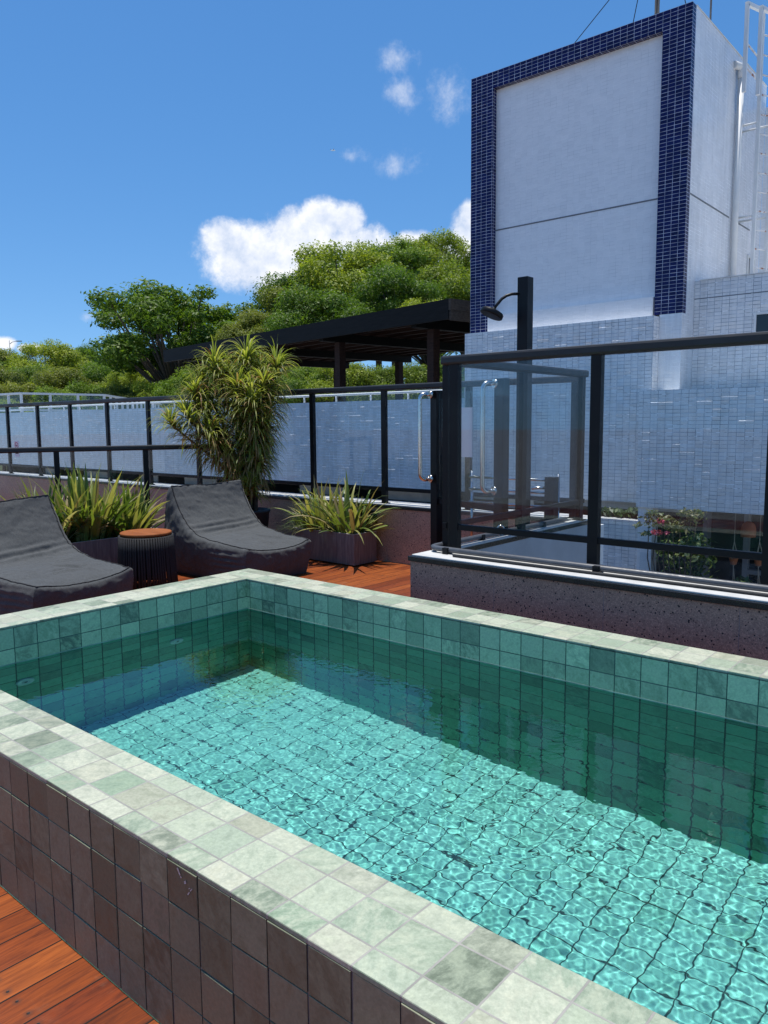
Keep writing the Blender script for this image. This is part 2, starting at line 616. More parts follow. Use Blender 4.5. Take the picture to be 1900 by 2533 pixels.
# ================================================================ setting: deck and pool
H = 0.417            # coping height above the deck
LX = 4.3             # inner length of the pool
WY = -16.609 * U     # near inner edge
WL = 0.237           # water level
PD = -0.80           # pool floor level
CF, CL, CN = 2.009 * U, 2.246 * U, 2.11 * U
mb = MB()
OY0, OX0 = WY - CN, -CL
X1 = LX + CL
# deck sheets round the pool (so that no board lies under it)
for (xa, ya, xb, yb) in ((-11.0, -6.0, OX0, 2.68), (OX0, -6.0, 7.0, OY0), (OX0, CF, 0.70, 2.68), (0.70, CF, 7.0, 0.64), (X1, OY0, 7.0, CF)):
    mb.box((xa, ya, -0.12), (xb, yb, 0.0))
mb.build('wooden_deck', M_DECK, kind='structure')

pool = thing('swimming_pool', 'raised plunge pool tiled in green stone in the foreground, brown tiles outside', 'pool', (OX0, OY0, 0))
ct = 0.012
mb = MB()
mb.box((OX0 - 0.004, OY0 + 0.0005, H - ct), (X1 + 0.004, WY, H), bevel=0.0025)
mb.build('coping', M_COPING, pool)
mb = MB()
mb.box((OX0 - 0.004, 0.0, H - ct), (X1 + 0.004, CF + 0.004, H), bevel=0.003)
mb.build('coping', M_COPING, pool)
mb = MB()
mb.box((OX0 - 0.004, WY, H - ct), (0.0, 0.0, H), bevel=0.003)
mb.build('end_coping', M_COPING_Y, pool)
mb = MB()
mb.box((LX, WY, H - ct), (X1 + 0.004, 0.0, H), bevel=0.003)
mb.build('end_coping', M_COPING_Y, pool)
mb = MB()   # mortar bed behind the outer tiles
g_ = 0.0028
mb.poly(((OX0 + g_, OY0 + g_, 0), (X1 - g_, OY0 + g_, 0), (X1 - g_, OY0 + g_, H - ct), (OX0 + g_, OY0 + g_, H - ct)))
mb.poly(((X1 - g_, OY0 + g_, 0), (X1 - g_, CF - g_, 0), (X1 - g_, CF - g_, H - ct), (X1 - g_, OY0 + g_, H - ct)))
mb.poly(((X1 - g_, CF - g_, 0), (OX0 + g_, CF - g_, 0), (OX0 + g_, CF - g_, H - ct), (X1 - g_, CF - g_, H - ct)))
mb.poly(((OX0 + g_, CF - g_, 0), (OX0 + g_, OY0 + g_, 0), (OX0 + g_, OY0 + g_, H - ct), (OX0 + g_, CF - g_, H - ct)))
M_MORTAR = simple('grey_mortar', (0.20, 0.19, 0.18), 0.9, var=0.3, scale=30)
mb.build('mortar_bed', M_MORTAR, pool)
trg = random.Random(4)
mb = MB()
k = 0
rows = [0.002, H - 3 * U, H - 2 * U, H - U, H - ct]
while OX0 + (k + 1) * U < X1:
    xa = (0.3 + math.floor(OX0 / U) + k) * U
    k += 1
    xb = xa + U
    xa, xb = max(xa, OX0), min(xb, X1)
    if xb - xa < 0.01:
        continue
    for r_ in range(4):
        za, zb_ = rows[r_], rows[r_ + 1]
        j = 0.0014 + 0.0008 * trg.random()
        y = OY0 - 0.0005 + trg.choice((0.0, 0.0003, 0.0008, 0.0012, 0.0018)) - 0.0008
        ty, tx = trg.uniform(-0.0006, 0.0006), trg.uniform(-0.0006, 0.0006)
        x0_, x1_, z0_, z1_ = xa + j, xb - j, za + j * 0.8, zb_ - j * (0.8 if r_ < 3 else 0)
        f4 = [(x0_, y + ty + tx, z0_), (x1_, y - ty + tx, z0_), (x1_, y - ty - tx, z1_), (x0_, y + ty - tx, z1_)]
        bk = [(x0_, OY0 + 0.008, z0_), (x1_, OY0 + 0.008, z0_), (x1_, OY0 + 0.008, z1_), (x0_, OY0 + 0.008, z1_)]
        vs = [mb.bm.verts.new(p_) for p_ in f4 + bk]
        fs = [mb.bm.faces.new([vs[i] for i in q]) for q in ((0, 1, 2, 3), (1, 5, 6, 2), (3, 2, 6, 7), (4, 0, 3, 7), (4, 5, 1, 0))]
        es = list(fs[0].edges)
        bmesh.ops.bevel(mb.bm, geom=es, offset=0.0012, segments=2, profile=0.5, affect='EDGES')
mb.build('outer_tiles', M_BROWN, pool)
mb = MB()     # chalky scuffs on one of the near tiles


def on_near_wall(x, y):
    v = fw + r2 * ((x - 950) / 1915.8) + u2 * ((1266.5 - y) / 1915.8)
    t = (OY0 - 0.0032 - CAM.y) / v.y
    return CAM + v * t


for quad in (((437, 2147), (440, 2146), (447, 2165), (444, 2166)), ((445, 2168), (448, 2167), (450, 2172), (447, 2172)), ((455, 2180), (459, 2178), (461, 2186), (456, 2187)),
             ((463, 2212), (468, 2206), (470, 2208), (465, 2215)), ((470, 2203), (475, 2198), (476, 2200), (471, 2206)), ((466, 2198), (470, 2196), (471, 2198), (467, 2200))):
    mb.poly([on_near_wall(*q) for q in quad])
mb.build('scuff_mark', simple('chalk_scuff', (0.55, 0.50, 0.45), 0.9, var=0.3, scale=200), pool)
mb = MB()
e = 0.003
def ring_wall(mb, z0, z1):
    mb.poly(((e, -e, z0), (LX - e, -e, z0), (LX - e, -e, z1), (e, -e, z1)))
    mb.poly(((e, WY + e, z0), (e, -e, z0), (e, -e, z1), (e, WY + e, z1)))
    mb.poly(((LX - e, -e, z0), (LX - e, WY + e, z0), (LX - e, WY + e, z1), (LX - e, -e, z1)))
    mb.poly(((LX - e, WY + e, z0), (e, WY + e, z0), (e, WY + e, z1), (LX - e, WY + e, z1)))


ring_wall(mb, WL + 0.004, H - ct)
mb.build('inner_wall', M_INNER, pool)
mb = MB()
ring_wall(mb, PD, WL + 0.004)
inner = mb.build('submerged_wall', M_WET, pool)
mb = MB()
mb.poly(((0, WY, PD), (LX, WY, PD), (LX, 0, PD), (0, 0, PD)))
pfloor = mb.build('pool_floor', M_FLOOR, pool)
mb = MB()    # lime line left by the water
e2 = 0.0012
for za, zb_ in ((WL + 0.004, WL + 0.0085),):
    mb.box((e, -e - e2, za), (LX - e, -e - 0.0001, zb_))
    mb.box((e + 0.0001, WY + e, za), (e + e2, -e - e2, zb_))
mb.build('waterline', simple('lime_line', (0.26, 0.36, 0.30), 0.7, var=0.35, scale=12), pool)
M_JET = simple('white_jet_plastic', (0.75, 0.76, 0.72), 0.35, var=0.05)
M_JETH = simple('dark_jet_hole', (0.03, 0.03, 0.03), 0.5)
for yy in (-0.49, -1.298):
    mb = MB()
    mb.lathe((0.004, yy, -0.045), [(0.042, 0.0), (0.042, 0.006), (0.036, 0.010), (0.024, 0.011), (0.022, 0.006), (0.016, 0.006), (0.014, 0.012), (0.008, 0.012)], 28, axis='X')
    j = mb.build('jet_nozzle', M_JET, pool)
    mb = MB()
    mb.lathe((0.0155, yy, -0.045), [(0.0078, 0.0), (0.0078, 0.002), (0.003, 0.0025)], 16, axis='X')
    mb.build('jet_opening', M_JETH, j)


def water_sheet():
    nx, ny = 1500, 610
    xs = np.linspace(0.001, LX - 0.001, nx)
    ys = np.linspace(WY + 0.001, -0.001, ny)
    X, Y = np.meshgrid(xs, ys, indexing='ij')
    rg = np.random.RandomState(3)
    z = np.zeros_like(X)
    # how lively the water is: calm near the far corner, lively in the middle and to the right
    def bell(x, y, r):
        return np.exp(-((X - x) ** 2 + (Y - y) ** 2) / (2 * r * r))
    lively = 0.22 + 0.46 * bell(1.6, -1.0, 0.75) + 0.50 * bell(2.5, -1.1, 0.6) + 0.25 * bell(3.0, -0.7, 0.6)
    lively = np.clip(lively * (0.75 + 0.5 * np.clip(0.5 + 0.5 * np.sin(4.1 * X + 2.0 * np.sin(3 * Y)) * np.sin(5.3 * Y + 1.7 * X), 0, 1)), 0, 0.62)
    for i in range(52):
        lam = 0.0150 * (0.080 / 0.0150) ** rg.rand()
        k = 2 * math.pi / lam
        th = rg.rand() * 2 * math.pi
        ph = rg.rand() * 2 * math.pi
        a = 0.0060 * lam / (2 * math.pi) * (0.62 if lam > 0.048 else 1.0 if lam > 0.03 else 0.62)
        wx = 0.02 * np.sin(3.1 * Y + i) + 0.02 * np.sin(2.3 * X + 2 * i)
        z += a * np.sin(k * ((X + wx) * math.cos(th) + (Y + wx) * math.sin(th)) + ph)
    z *= lively * WAVE
    for (cx, cy_, amp, lam, r0, wd) in RINGS:
        d = np.hypot(X - cx, Y - cy_)
        env = np.exp(-((d - r0) / wd) ** 2)
        an = np.arctan2(Y - cy_, X - cx)
        z += amp * env * np.sin(2 * math.pi * d / lam) * (0.55 + 0.45 * np.sin(1.0 * an + 9 * cx + 1.3 * np.sin(2 * an)))
    V = np.stack([X.ravel(), Y.ravel(), (z + WL).ravel()], 1)
    idx = np.arange(nx * ny).reshape(nx, ny)
    F = np.stack([idx[:-1, :-1].ravel(), idx[1:, :-1].ravel(), idx[1:, 1:].ravel(), idx[:-1, 1:].ravel()], 1)
    return raw_mesh('water', V, F, M_WATER, kind='structure', smooth=True)


WAVE = 0.60
RINGS = [(1.47, -1.12, 0.00016, 0.034, 0.06, 0.08), (2.47, -1.14, 0.00022, 0.05, 0.12, 0.10),
         (2.66, -1.0, 0.00022, 0.055, 0.12, 0.10), (1.75, -0.75, 0.00007, 0.045, 0.10, 0.07), (1.05, -1.15, 0.00014, 0.032, 0.03, 0.04)]
water = water_sheet()
water.cycles.is_caustics_caster = True
for o in (pfloor, inner):
    o.cycles.is_caustics_receiver = True
# ================================================================ materials: stone, metal, glass, mosaic
def terrazzo(name):
    m, b, p, o = new_mat(name)
    uv = b.uv()
    v = b.n('ShaderNodeTexVoronoi', feature='F1')
    b.put(v.inputs['Vector'], uv)
    v.inputs['Scale'].default_value = 84
    v2 = b.n('ShaderNodeTexVoronoi', feature='F1')
    b.put(v2.inputs['Vector'], uv)
    v2.inputs['Scale'].default_value = 170
    sz = b.white(v.outputs['Position'])
    thr = b.m('MULTIPLY', b.m('SUBTRACT', sz, 0.42, clamp=True), 0.70)
    pit = b.m('LESS_THAN', v.outputs['Distance'], thr)
    n = b.noise(uv, 240, 4, 0.7)
    base = b.ramp(n, ((0.3, (0.26, 0.17, 0.12)), (0.55, (0.42, 0.29, 0.20)), (0.75, (0.58, 0.43, 0.31))))
    chip = b.ramp(b.white(v2.outputs['Position']), ((0.0, (0.75, 0.72, 0.74)), (0.6, (1, 1, 1)), (1.0, (1.35, 1.3, 1.3))))
    base = b.mix(1.0, base, chip, 'MULTIPLY')
    cloud = b.ramp(b.noise(uv, 2.6, 4), ((0.3, (0.85, 0.84, 0.86)), (0.7, (1.1, 1.08, 1.08))))
    base = b.mix(1.0, base, cloud, 'MULTIPLY')
    base = b.mix(pit, base, (0.022, 0.018, 0.020))
    # upright slab joints every 0.6 m
    us = b.sep(uv)[0]
    fu = b.m('ABSOLUTE', b.m('SUBTRACT', b.m('FRACT', b.m('DIVIDE', b.m('ADD', us, 0.28), 0.62)), 0.5))
    jt = b.m('LESS_THAN', fu, 0.0028)
    base = b.mix(b.m('MULTIPLY', jt, 0.75), base, (0.20, 0.18, 0.18))
    b.put(p.inputs['Base Color'], base)
    p.inputs['Roughness'].default_value = 0.42
    b.put(p.inputs['Normal'], b.bump(b.m('MULTIPLY', b.m('ADD', pit, jt, clamp=True), -1.0), 0.5, 0.002))
    return m


def mosaic(name, tones, grout, su=0.10, sv=0.05, gw=0.0028, rough=0.2, wav=0.035, ou=0.0, ov=0.0, glint=0.0, spec=0.6, streaks=1.0):
    m, b, p, o = new_mat(name)
    c, du, dv, fu, fv = cells(b, su, sv, ou, ov)
    rnd = b.white(c)
    rc = b.white(b.vm('ADD', c, (1.7, 8.2, 3.0)), 'Color')
    n = len(tones)
    col = b.ramp(rnd, [(i / (n - 1), t) for i, t in enumerate(tones)])
    uv = b.uv()
    col = b.mix(1.0, col, b.ramp(b.noise(uv, 1.3, 5, 0.6), ((0.25, (1 - 0.1 * streaks,) * 3), (0.7, (1.0 + 0.03 * streaks,) * 3))), 'MULTIPLY')
    streak = b.noise(b.vm('MULTIPLY', uv, (7.0, 0.35, 1.0)), 1.0, 6, 0.7)
    col = b.mix(1.0, col, b.ramp(streak, ((0.36, (1 - 0.14 * streaks,) * 3), (0.55, (1.0, 1.0, 1.0)))), 'MULTIPLY')
    gu = b.smooth(du, gw * 0.4, gw, 1.0, 0.0)
    gv = b.smooth(dv, gw * 0.4, gw, 1.0, 0.0)
    g = b.m('MAXIMUM', gu, gv)
    gvar = b.smooth(b.noise(uv, 5.0, 4, 0.7), 0.36, 0.64)
    gcol = b.mix(gvar, grout, tuple(min(1, x * 1.6 + 0.20) for x in grout))
    if glint:       # sun glints of tile edges, painted near-white into some bed joints
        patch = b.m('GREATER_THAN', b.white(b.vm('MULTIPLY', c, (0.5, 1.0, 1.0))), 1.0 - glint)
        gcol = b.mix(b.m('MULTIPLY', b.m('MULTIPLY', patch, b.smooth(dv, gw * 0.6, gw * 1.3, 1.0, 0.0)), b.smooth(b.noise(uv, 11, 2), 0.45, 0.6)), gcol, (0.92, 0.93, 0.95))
    fin = b.mix(g, col, gcol)
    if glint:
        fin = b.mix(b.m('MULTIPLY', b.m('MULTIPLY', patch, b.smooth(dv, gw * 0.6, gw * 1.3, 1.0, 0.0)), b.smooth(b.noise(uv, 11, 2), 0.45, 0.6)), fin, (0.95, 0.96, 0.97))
    b.put(p.inputs['Base Color'], fin)
    b.put(p.inputs['Roughness'], b.m('ADD', b.m('MULTIPLY', g, 0.5), rough, clamp=True))
    p.inputs['Specular IOR Level'].default_value = spec
    ge = b.n('ShaderNodeNewGeometry').outputs['Normal']
    tl = b.vm('SCALE', b.vm('SUBTRACT', rc, (0.5, 0.5, 0.5)), wav * 2)
    nn = b.vm('NORMALIZE', b.vm('ADD', ge, tl))
    hh = b.m('SUBTRACT', 1.0, b.m('MAXIMUM', b.smooth(du, 0.0, gw * 1.6, 1.0, 0.0), b.smooth(dv, 0.0, gw * 1.6, 1.0, 0.0)))
    b.put(p.inputs['Normal'], b.bump(hh, 0.45, 0.003, nn))
    return m


def glass_mat(name, tint, refl=0.05, rough=0.0):
    m = bpy.data.materials.new(name)
    m.use_nodes = True
    nt = m.node_tree
    nt.nodes.clear()
    b = NB(nt)
    out = b.n('ShaderNodeOutputMaterial')
    t = b.n('ShaderNodeBsdfTransparent')
    t.inputs[0].default_value = tuple(tint) + (1,)
    g = b.n('ShaderNodeBsdfGlossy')
    g.inputs['Color'].default_value = (0.95, 0.97, 1, 1)
    g.inputs['Roughness'].default_value = rough
    lw = b.n('ShaderNodeLayerWeight')
    lw.inputs['Blend'].default_value = 0.5
    f = b.m('ADD', b.m('MULTIPLY', b.m('POWER', lw.outputs['Facing'], 5.0), 0.45), refl, clamp=True)
    dust = b.smooth(b.noise(b.obj(), 3.0, 6, 0.7), 0.45, 0.8, 0.0, 0.06)
    d = b.n('ShaderNodeBsdfDiffuse')
    d.inputs[0].default_value = (0.6, 0.62, 0.62, 1)
    mx = b.n('ShaderNodeMixShader')
    b.put(mx.inputs[0], f)
    nt.links.new(t.outputs[0], mx.inputs[1])
    nt.links.new(g.outputs[0], mx.inputs[2])
    m2 = b.n('ShaderNodeMixShader')
    b.put(m2.inputs[0], dust)
    nt.links.new(mx.outputs[0], m2.inputs[1])
    nt.links.new(d.outputs[0], m2.inputs[2])
    nt.links.new(m2.outputs[0], out.inputs[0])
    return m


M_TERR = terrazzo('purple_grey_terrazzo')
M_CAPB = simple('black_granite_edge', (0.012, 0.012, 0.013), 0.3, var=0.3, scale=60)
M_CAPW = simple('white_ledge_paint', (0.52, 0.515, 0.49), 0.65, var=0.12, scale=9, bump=0.2)
M_BLACK = simple('black_anodised_metal', (0.006, 0.0065, 0.008), 0.4, var=0.05, scale=3, spec=0.22)
M_RAILTOP = simple('black_handrail', (0.016, 0.0165, 0.018), 0.5, var=0.06, scale=3, spec=0.5)
M_RUBBER = simple('black_rubber', (0.02, 0.02, 0.02), 0.7)
M_GREYPIPE = simple('grey_conduit_plastic', (0.075, 0.08, 0.09), 0.42, var=0.12, scale=20)
M_STEEL = simple('brushed_stainless_steel', (0.62, 0.60, 0.57), 0.2, metal=1.0, var=0.06, scale=30)
M_GLASS = glass_mat('clear_rail_glass', (0.94, 0.962, 0.972), 0.028)
M_WHITE = simple('white_paint', (0.72, 0.72, 0.70), 0.5, var=0.06, scale=5)
M_PAPER = simple('white_notice', (0.70, 0.72, 0.74), 0.6, var=0.03)
WHT = [(0.79, 0.80, 0.81), (0.815, 0.825, 0.83), (0.77, 0.78, 0.79), (0.83, 0.835, 0.84), (0.80, 0.81, 0.82)]
WHM = [(0.79, 0.775, 0.76), (0.83, 0.815, 0.80), (0.73, 0.72, 0.71), (0.84, 0.83, 0.82), (0.80, 0.785, 0.77)]
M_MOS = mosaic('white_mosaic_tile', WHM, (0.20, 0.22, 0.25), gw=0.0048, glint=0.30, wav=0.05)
M_MOSF = mosaic('white_mosaic_fine', WHT, (0.56, 0.58, 0.60), gw=0.0022, wav=0.008, rough=0.3, streaks=0.12)
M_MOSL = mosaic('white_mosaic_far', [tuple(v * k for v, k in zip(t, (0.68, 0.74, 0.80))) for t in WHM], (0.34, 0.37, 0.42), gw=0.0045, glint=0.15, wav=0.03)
M_MOSS = mosaic('white_mosaic_side', [tuple(min(0.86, v * 1.04) for v in t) for t in WHT], (0.50, 0.51, 0.52), gw=0.0026, wav=0.035, rough=0.22)
M_BLUE = mosaic('cobalt_mosaic_tile', [(0.007, 0.009, 0.075), (0.009, 0.012, 0.095), (0.006, 0.007, 0.055), (0.009, 0.010, 0.085)], (0.34, 0.36, 0.44),
                gw=0.0030, wav=0.02, rough=0.14, ou=-0.47, ov=2.77, spec=0.22)
M_JOINT = simple('grey_sealant', (0.17, 0.18, 0.19), 0.7)
M_DARK = simple('dark_interior', (0.030, 0.027, 0.026), 0.8, var=0.4, scale=1.5)
M_BEIGE = simple('beige_blind', (0.36, 0.32, 0.27), 0.8, var=0.12)
M_WGLASS = simple('dark_window_glass', (0.015, 0.018, 0.02), 0.08, var=0.1, spec=0.6)
M_CONC = simple('grey_concrete', (0.28, 0.27, 0.25), 0.85, var=0.2, scale=2.5, bump=0.2)

# ================================================================ ground far below and the building we stand on
mb = MB()
mb.poly(((-900, -900, -9.0), (900, -900, -9.0), (900, 900, -9.0), (-900, 900, -9.0)))
mb.build('ground', simple('street_ground', (0.29, 0.275, 0.25), 0.9, var=0.25, scale=0.3), kind='structure')

own = thing('terrace_building', 'white tiled outer wall dropping into the light well behind the corner glass rail', 'building', (0.79, 0.96, -8.9))
mb = MB()
mb.poly(((0.785, 0.95, -8.9), (0.785, 2.86, -8.9), (0.785, 2.86, 0.505), (0.785, 0.95, 0.505)))
mb.poly(((0.785, 2.86, -8.9), (-11, 2.86, -8.9), (-11, 2.86, 0.0), (0.785, 2.86, 0.0)))
mb.poly(((7.0, 0.945, -8.9), (0.785, 0.945, -8.9), (0.785, 0.945, 0.505), (7.0, 0.945, 0.505)))
mb.build('wall', simple('grey_painted_wall', (0.34, 0.36, 0.38), 0.7, var=0.12, scale=3, bump=0.15), own)
mb = MB()
mb.box((0.787, 2.80, -8.9), (0.86, 2.875, 0.50), bevel=0.003)
mb.build('corner_pilaster', M_WHITE, own)


def parapet(label, a, b, cap_dir):
    """terrazzo upstand wall with a black granite edge and a white ledge"""
    t = thing('granite_parapet', label, 'parapet wall', (a[0], a[1], 0))
    mb = MB()
    mb.box((a[0], a[1], 0), (b[0], b[1], 0.508))
    mb.build('wall', M_TERR, t)
    mb = MB()
    mb.box((a[0] - 0.010, a[1] - 0.012, 0.508), (b[0] + 0.006, b[1] + 0.004, 0.536), bevel=0.002)
    mb.build('edge_slab', M_CAPB, t)
    mb = MB()
    mb.box((a[0] + 0.006, a[1] + 0.006, 0.536), (b[0] + 0.003, b[1] + 0.001, 0.546), bevel=0.003)
    mb.build('white_ledge', M_CAPW, t)
    return t


parapet('low purple terrazzo wall with black edge and white ledge running behind the two bean bags', (-11.0, 2.68), (0.695, 2.855), 'X')
t = parapet('low terrazzo wall with black edge and white ledge under the corner rail, beside the pool', (0.70, 0.64), (7.0, 0.94), 'X')
mb = MB()
mb.box((0.70, 0.944, 0), (0.783, 2.855, 0.508))
mb.build('side_wall', M_TERR, t)
mb = MB()
mb.box((0.69, 0.947, 0.508), (0.786, 2.855, 0.536))
mb.build('side_edge_slab', M_CAPB, t)
mb = MB()
mb.box((0.706, 0.944, 0.536), (0.781, 2.86, 0.5455))
mb.build('side_white_ledge', M_CAPW, t)
# a small black socket plate on the far wall
mb = MB()
mb.box((-1.53, 2.664, 0.36), (-1.33, 2.679, 0.48), bevel=0.004)
so = mb.build('wall_socket', M_BLACK)
tag(so, 'black socket box on the terrazzo wall behind the right planter', 'socket')


def railing(label, p0, p1, z0, ztop, posts, bot, first=None, post_w=0.052, base_plate=True, rail_w=0.062, ext=(0, 0)):
    """black glass railing from p0 to p1 (xy); posts at distances along the run"""
    p0, p1 = Vector((p0[0], p0[1], 0)), Vector((p1[0], p1[1], 0))
    d = (p1 - p0).normalized()
    L = (p1 - p0).length
    t = thing('glass_railing', label, 'railing', (p0.x, p0.y, z0))
    mb = MB()
    a, b_ = p0 - d * ext[0], p1 + d * ext[1]
    mb.bar((a.x, a.y, ztop - 0.026), (b_.x, b_.y, ztop - 0.026), rail_w, 0.052, bevel=0.013)
    mb.build('top_rail', M_RAILTOP, t)
    mb = MB()
    mb.bar((p0.x, p0.y, bot), (p1.x, p1.y, bot), 0.03, 0.034, bevel=0.003)
    mb.build('bottom_rail', M_BLACK, t)
    for s in posts:
        q = p0 + d * s
        mb = MB()
        mb.bar((q.x - d.x * 0.0, q.y, z0), (q.x, q.y, ztop - 0.05), post_w, 0.04)
        bmesh.ops.rotate(mb.bm, verts=mb.bm.verts, cent=q, matrix=Matrix.Rotation(math.atan2(d.y, d.x) - 0.0, 3, 'Z'))
        po = mb.build('post', M_BLACK, t)
        if base_plate:
            mb = MB()
            mb.box((q.x - 0.045, q.y - 0.03, z0), (q.x + 0.045, q.y + 0.03, z0 + 0.008), bevel=0.002)
            mb.build('base_plate', M_BLACK, po)
    nrm = Vector((-d.y, d.x, 0)) * 0.004
    es = [0] + list(posts) + [L] if first is None else list(posts)
    es = sorted(set(round(x, 3) for x in es))
    for s0, s1 in zip(es[:-1], es[1:]):
        if s1 - s0 < 0.12:
            continue
        a = p0 + d * (s0 + 0.024)
        b_ = p0 + d * (s1 - 0.024)
        zb, zt = bot + 0.012, ztop - 0.056
        mb = MB()
        P = [(a - nrm, zb), (b_ - nrm, zb), (b_ - nrm, zt), (a - nrm, zt), (a + nrm, zb), (b_ + nrm, zb), (b_ + nrm, zt), (a + nrm, zt)]
        vs = [mb.bm.verts.new((q.x, q.y, z)) for q, z in P]
        for ix in ((0, 1, 2, 3), (5, 4, 7, 6), (4, 0, 3, 7), (1, 5, 6, 2), (3, 2, 6, 7), (4, 5, 1, 0)):
            mb.bm.faces.new([vs[i] for i in ix])
        mb.build('glass_pane', M_GLASS, t)
    return t


far_rail = railing('long black railing with clear panes standing on the far terrazzo wall', (-11.0, 2.74), (0.72, 2.74), 0.546, 1.655,
                   [11.0 - 10.2, 1.8, 2.82, 3.81, 4.81, 5.79, 6.82, 7.8, 8.755, 9.715, 10.67, 11.66], 0.685, post_w=0.05)
front_rail = railing('black glass railing in front of the shower, facing the pool, on the near white ledge', (0.80, 0.90), (6.2, 0.90), 0.546, 1.686,
                     [0.034, 0.91, 1.753, 2.62, 3.5, 4.4, 5.2], 0.690, first=1, post_w=0.056, ext=(0.055, 0), rail_w=0.07)
side_rail = railing('black glass railing beside the gate, running back from the corner along the light well', (0.752, 0.90), (0.752, 2.72), 0.546, 1.686,
                    [0.035, 0.895, 1.76], 0.690, first=1, post_w=0.052, ext=(-0.03, 0.0), rail_w=0.066)
left_rail = railing('low black glass railing behind the planted box, left of the tall plant', (-4.55, -0.78), (-3.14, 2.57), 0.0, 1.10,
                    [0.1, 0.92, 1.76, 2.60, 3.45], 0.14, post_w=0.05)

# conduit pipe lying on the ledge
pp = thing('conduit_pipe', 'thin grey pipe lying along the white ledge in front of the corner railing', 'pipe', (0.72, 0.80, 0.57))
mb = MB()
z = 0.570
pts = [(0.722, 2.5, z), (0.722, 1.0, z), (0.724, 0.86, z), (0.735, 0.815, z), (0.765, 0.79, z), (0.83, 0.785, z), (6.0, 0.785, z)]
mb.tube(pts, 0.0165, 12)
mb.build('pipe', M_GREYPIPE, pp)
mb = MB()
mb.tube([(0.93, 0.83, 0.553), (1.7, 0.832, 0.555), (1.74, 0.835, 0.555)], 0.008, 8)
mb.build('cable', M_RUBBER, pp)
mb = MB()
mb.tube([(0.95, 0.715, 0.554), (1.8, 0.725, 0.554), (6.0, 0.715, 0.554)], 0.0075, 8)
mb.build('cable', M_RUBBER, pp)
for cx in (0.86, 1.79, 2.65, 3.5):
    mb = MB()
    mb.box((cx - 0.018, 0.755, 0.5465), (cx + 0.018, 0.815, 0.584), bevel=0.003)
    mb.build('clamp', M_BLACK, pp)
for cy_ in (1.05, 1.35, 2.15):
    mb = MB()
    mb.box((0.702, cy_ - 0.018, 0.5462), (0.742, cy_ + 0.018, 0.582), bevel=0.003)
    mb.build('clamp', M_BLACK, pp)
rb = thing('ring_bolt', 'shiny steel ring bolt standing on the side ledge behind the corner glass', 'ring bolt', (0.715, 1.60, 0.546))
mb = MB()
mb.lathe((0.71, 1.60, 0.546), [(0.018, 0), (0.018, 0.006), (0.008, 0.010), (0.008, 0.02)], 16)
mb.build('base', M_STEEL, rb)
mb = MB()
mb.tube([(0.71 + 0.018 * math.cos(a), 1.60 + 0.012 * math.cos(a), 0.588 + 0.024 * math.sin(a)) for a in [i * math.pi / 12 for i in range(25)]], 0.0055, 8, cap=False)
mb.build('ring', M_STEEL, rb)

# pool gate: two stiles with long steel handles, glass between, notice on the pane
gate = thing('pool_gate', 'black framed glass gate with two long steel handles beside the corner railing', 'gate', (0.0, 1.95, 0))


def handle(parent, c, d, z0_, z1_, off, out):
    c = Vector(c)
    mb = MB()
    pts = [c + out * 0.0 + Vector((0, 0, z0_)), c + out * off * 0.6 + Vector((0, 0, z0_ - 0.005))]
    n = 6
    for i in range(n + 1):
        a = math.pi / 2 * i / n
        pts.append(c + out * (off * 0.6 + 0.045 * math.sin(a)) + Vector((0, 0, z0_ + 0.04 - 0.045 * math.cos(a))))
    for i in range(n + 1):
        a = math.pi / 2 * i / n
        pts.append(c + out * (off * 0.6 + 0.045 * math.cos(a)) + Vector((0, 0, z1_ - 0.04 + 0.045 * math.sin(a))))
    pts += [c + out * off * 0.6 + Vector((0, 0, z1_ + 0.005)), c + Vector((0, 0, z1_))]
    mb.tube(pts, 0.0155, 14)
    h = mb.build('handle', M_STEEL, parent)
    for zz in (z0_, z1_):
        mb = MB()
        q = c + Vector((0, 0, zz))
        mb.tube([q - out * 0.004, q + out * 0.012], [0.033, 0.030], 18)
        mb.build('rose', M_STEEL, h)


GA, GB = Vector((-0.11, 1.98, 0)), Vector((0.585, 1.80, 0))
gd = (GB - GA).normalized()
gang = math.atan2(gd.y, gd.x)
for q, w, z1_ in ((GA, 0.078, 1.545), (GB, 0.092, 1.60)):
    mb = MB()
    mb.box((q.x - w / 2, q.y - 0.03, 0.03), (q.x + w / 2, q.y + 0.03, z1_), bevel=0.003, rotz=gang, piv=q)
    mb.build('stile', M_BLACK, gate)
outv = (-rt * 0.80 - fw * 0.35)
outv.z = 0
outv.normalize()
handle(gate, GA + outv * 0.024 - Vector((0.006, 0.03, 0)), gd, 0.875, 1.515, 0.075, outv)
handle(gate, GB + outv * 0.030 - Vector((0.006, 0.03, 0)), gd, 0.83, 1.565, 0.085, outv)
mb = MB()
mb.bar(GA + gd * 0.04 + Vector((0, 0, 0.70)), GB - gd * 0.046 + Vector((0, 0, 0.70)), 0.03, 0.045)
mb.build('mid_rail', M_BLACK, gate)
mb = MB()
mb.bar(GA + gd * 0.04 + Vector((0, 0, 0.08)), GB - gd * 0.046 + Vector((0, 0, 0.08)), 0.03, 0.06)
mb.build('bottom_rail', M_BLACK, gate)
mb = MB()
mb.bar(GA + gd * 0.04 + Vector((0, 0, 1.13)), GB - gd * 0.046 + Vector((0, 0, 1.13)), 0.008, 0.80)
mb.build('glass_pane', M_GLASS, gate)
mb = MB()
na, nb_ = GA + gd * 0.285, GA + gd * 0.425
off = Vector((gd.y, -gd.x, 0)) * 0.009
mb.bar(na + off + Vector((0, 0, 1.23)), nb_ + off + Vector((0, 0, 1.23)), 0.004, 0.36)
mb.build('notice', M_PAPER, gate)

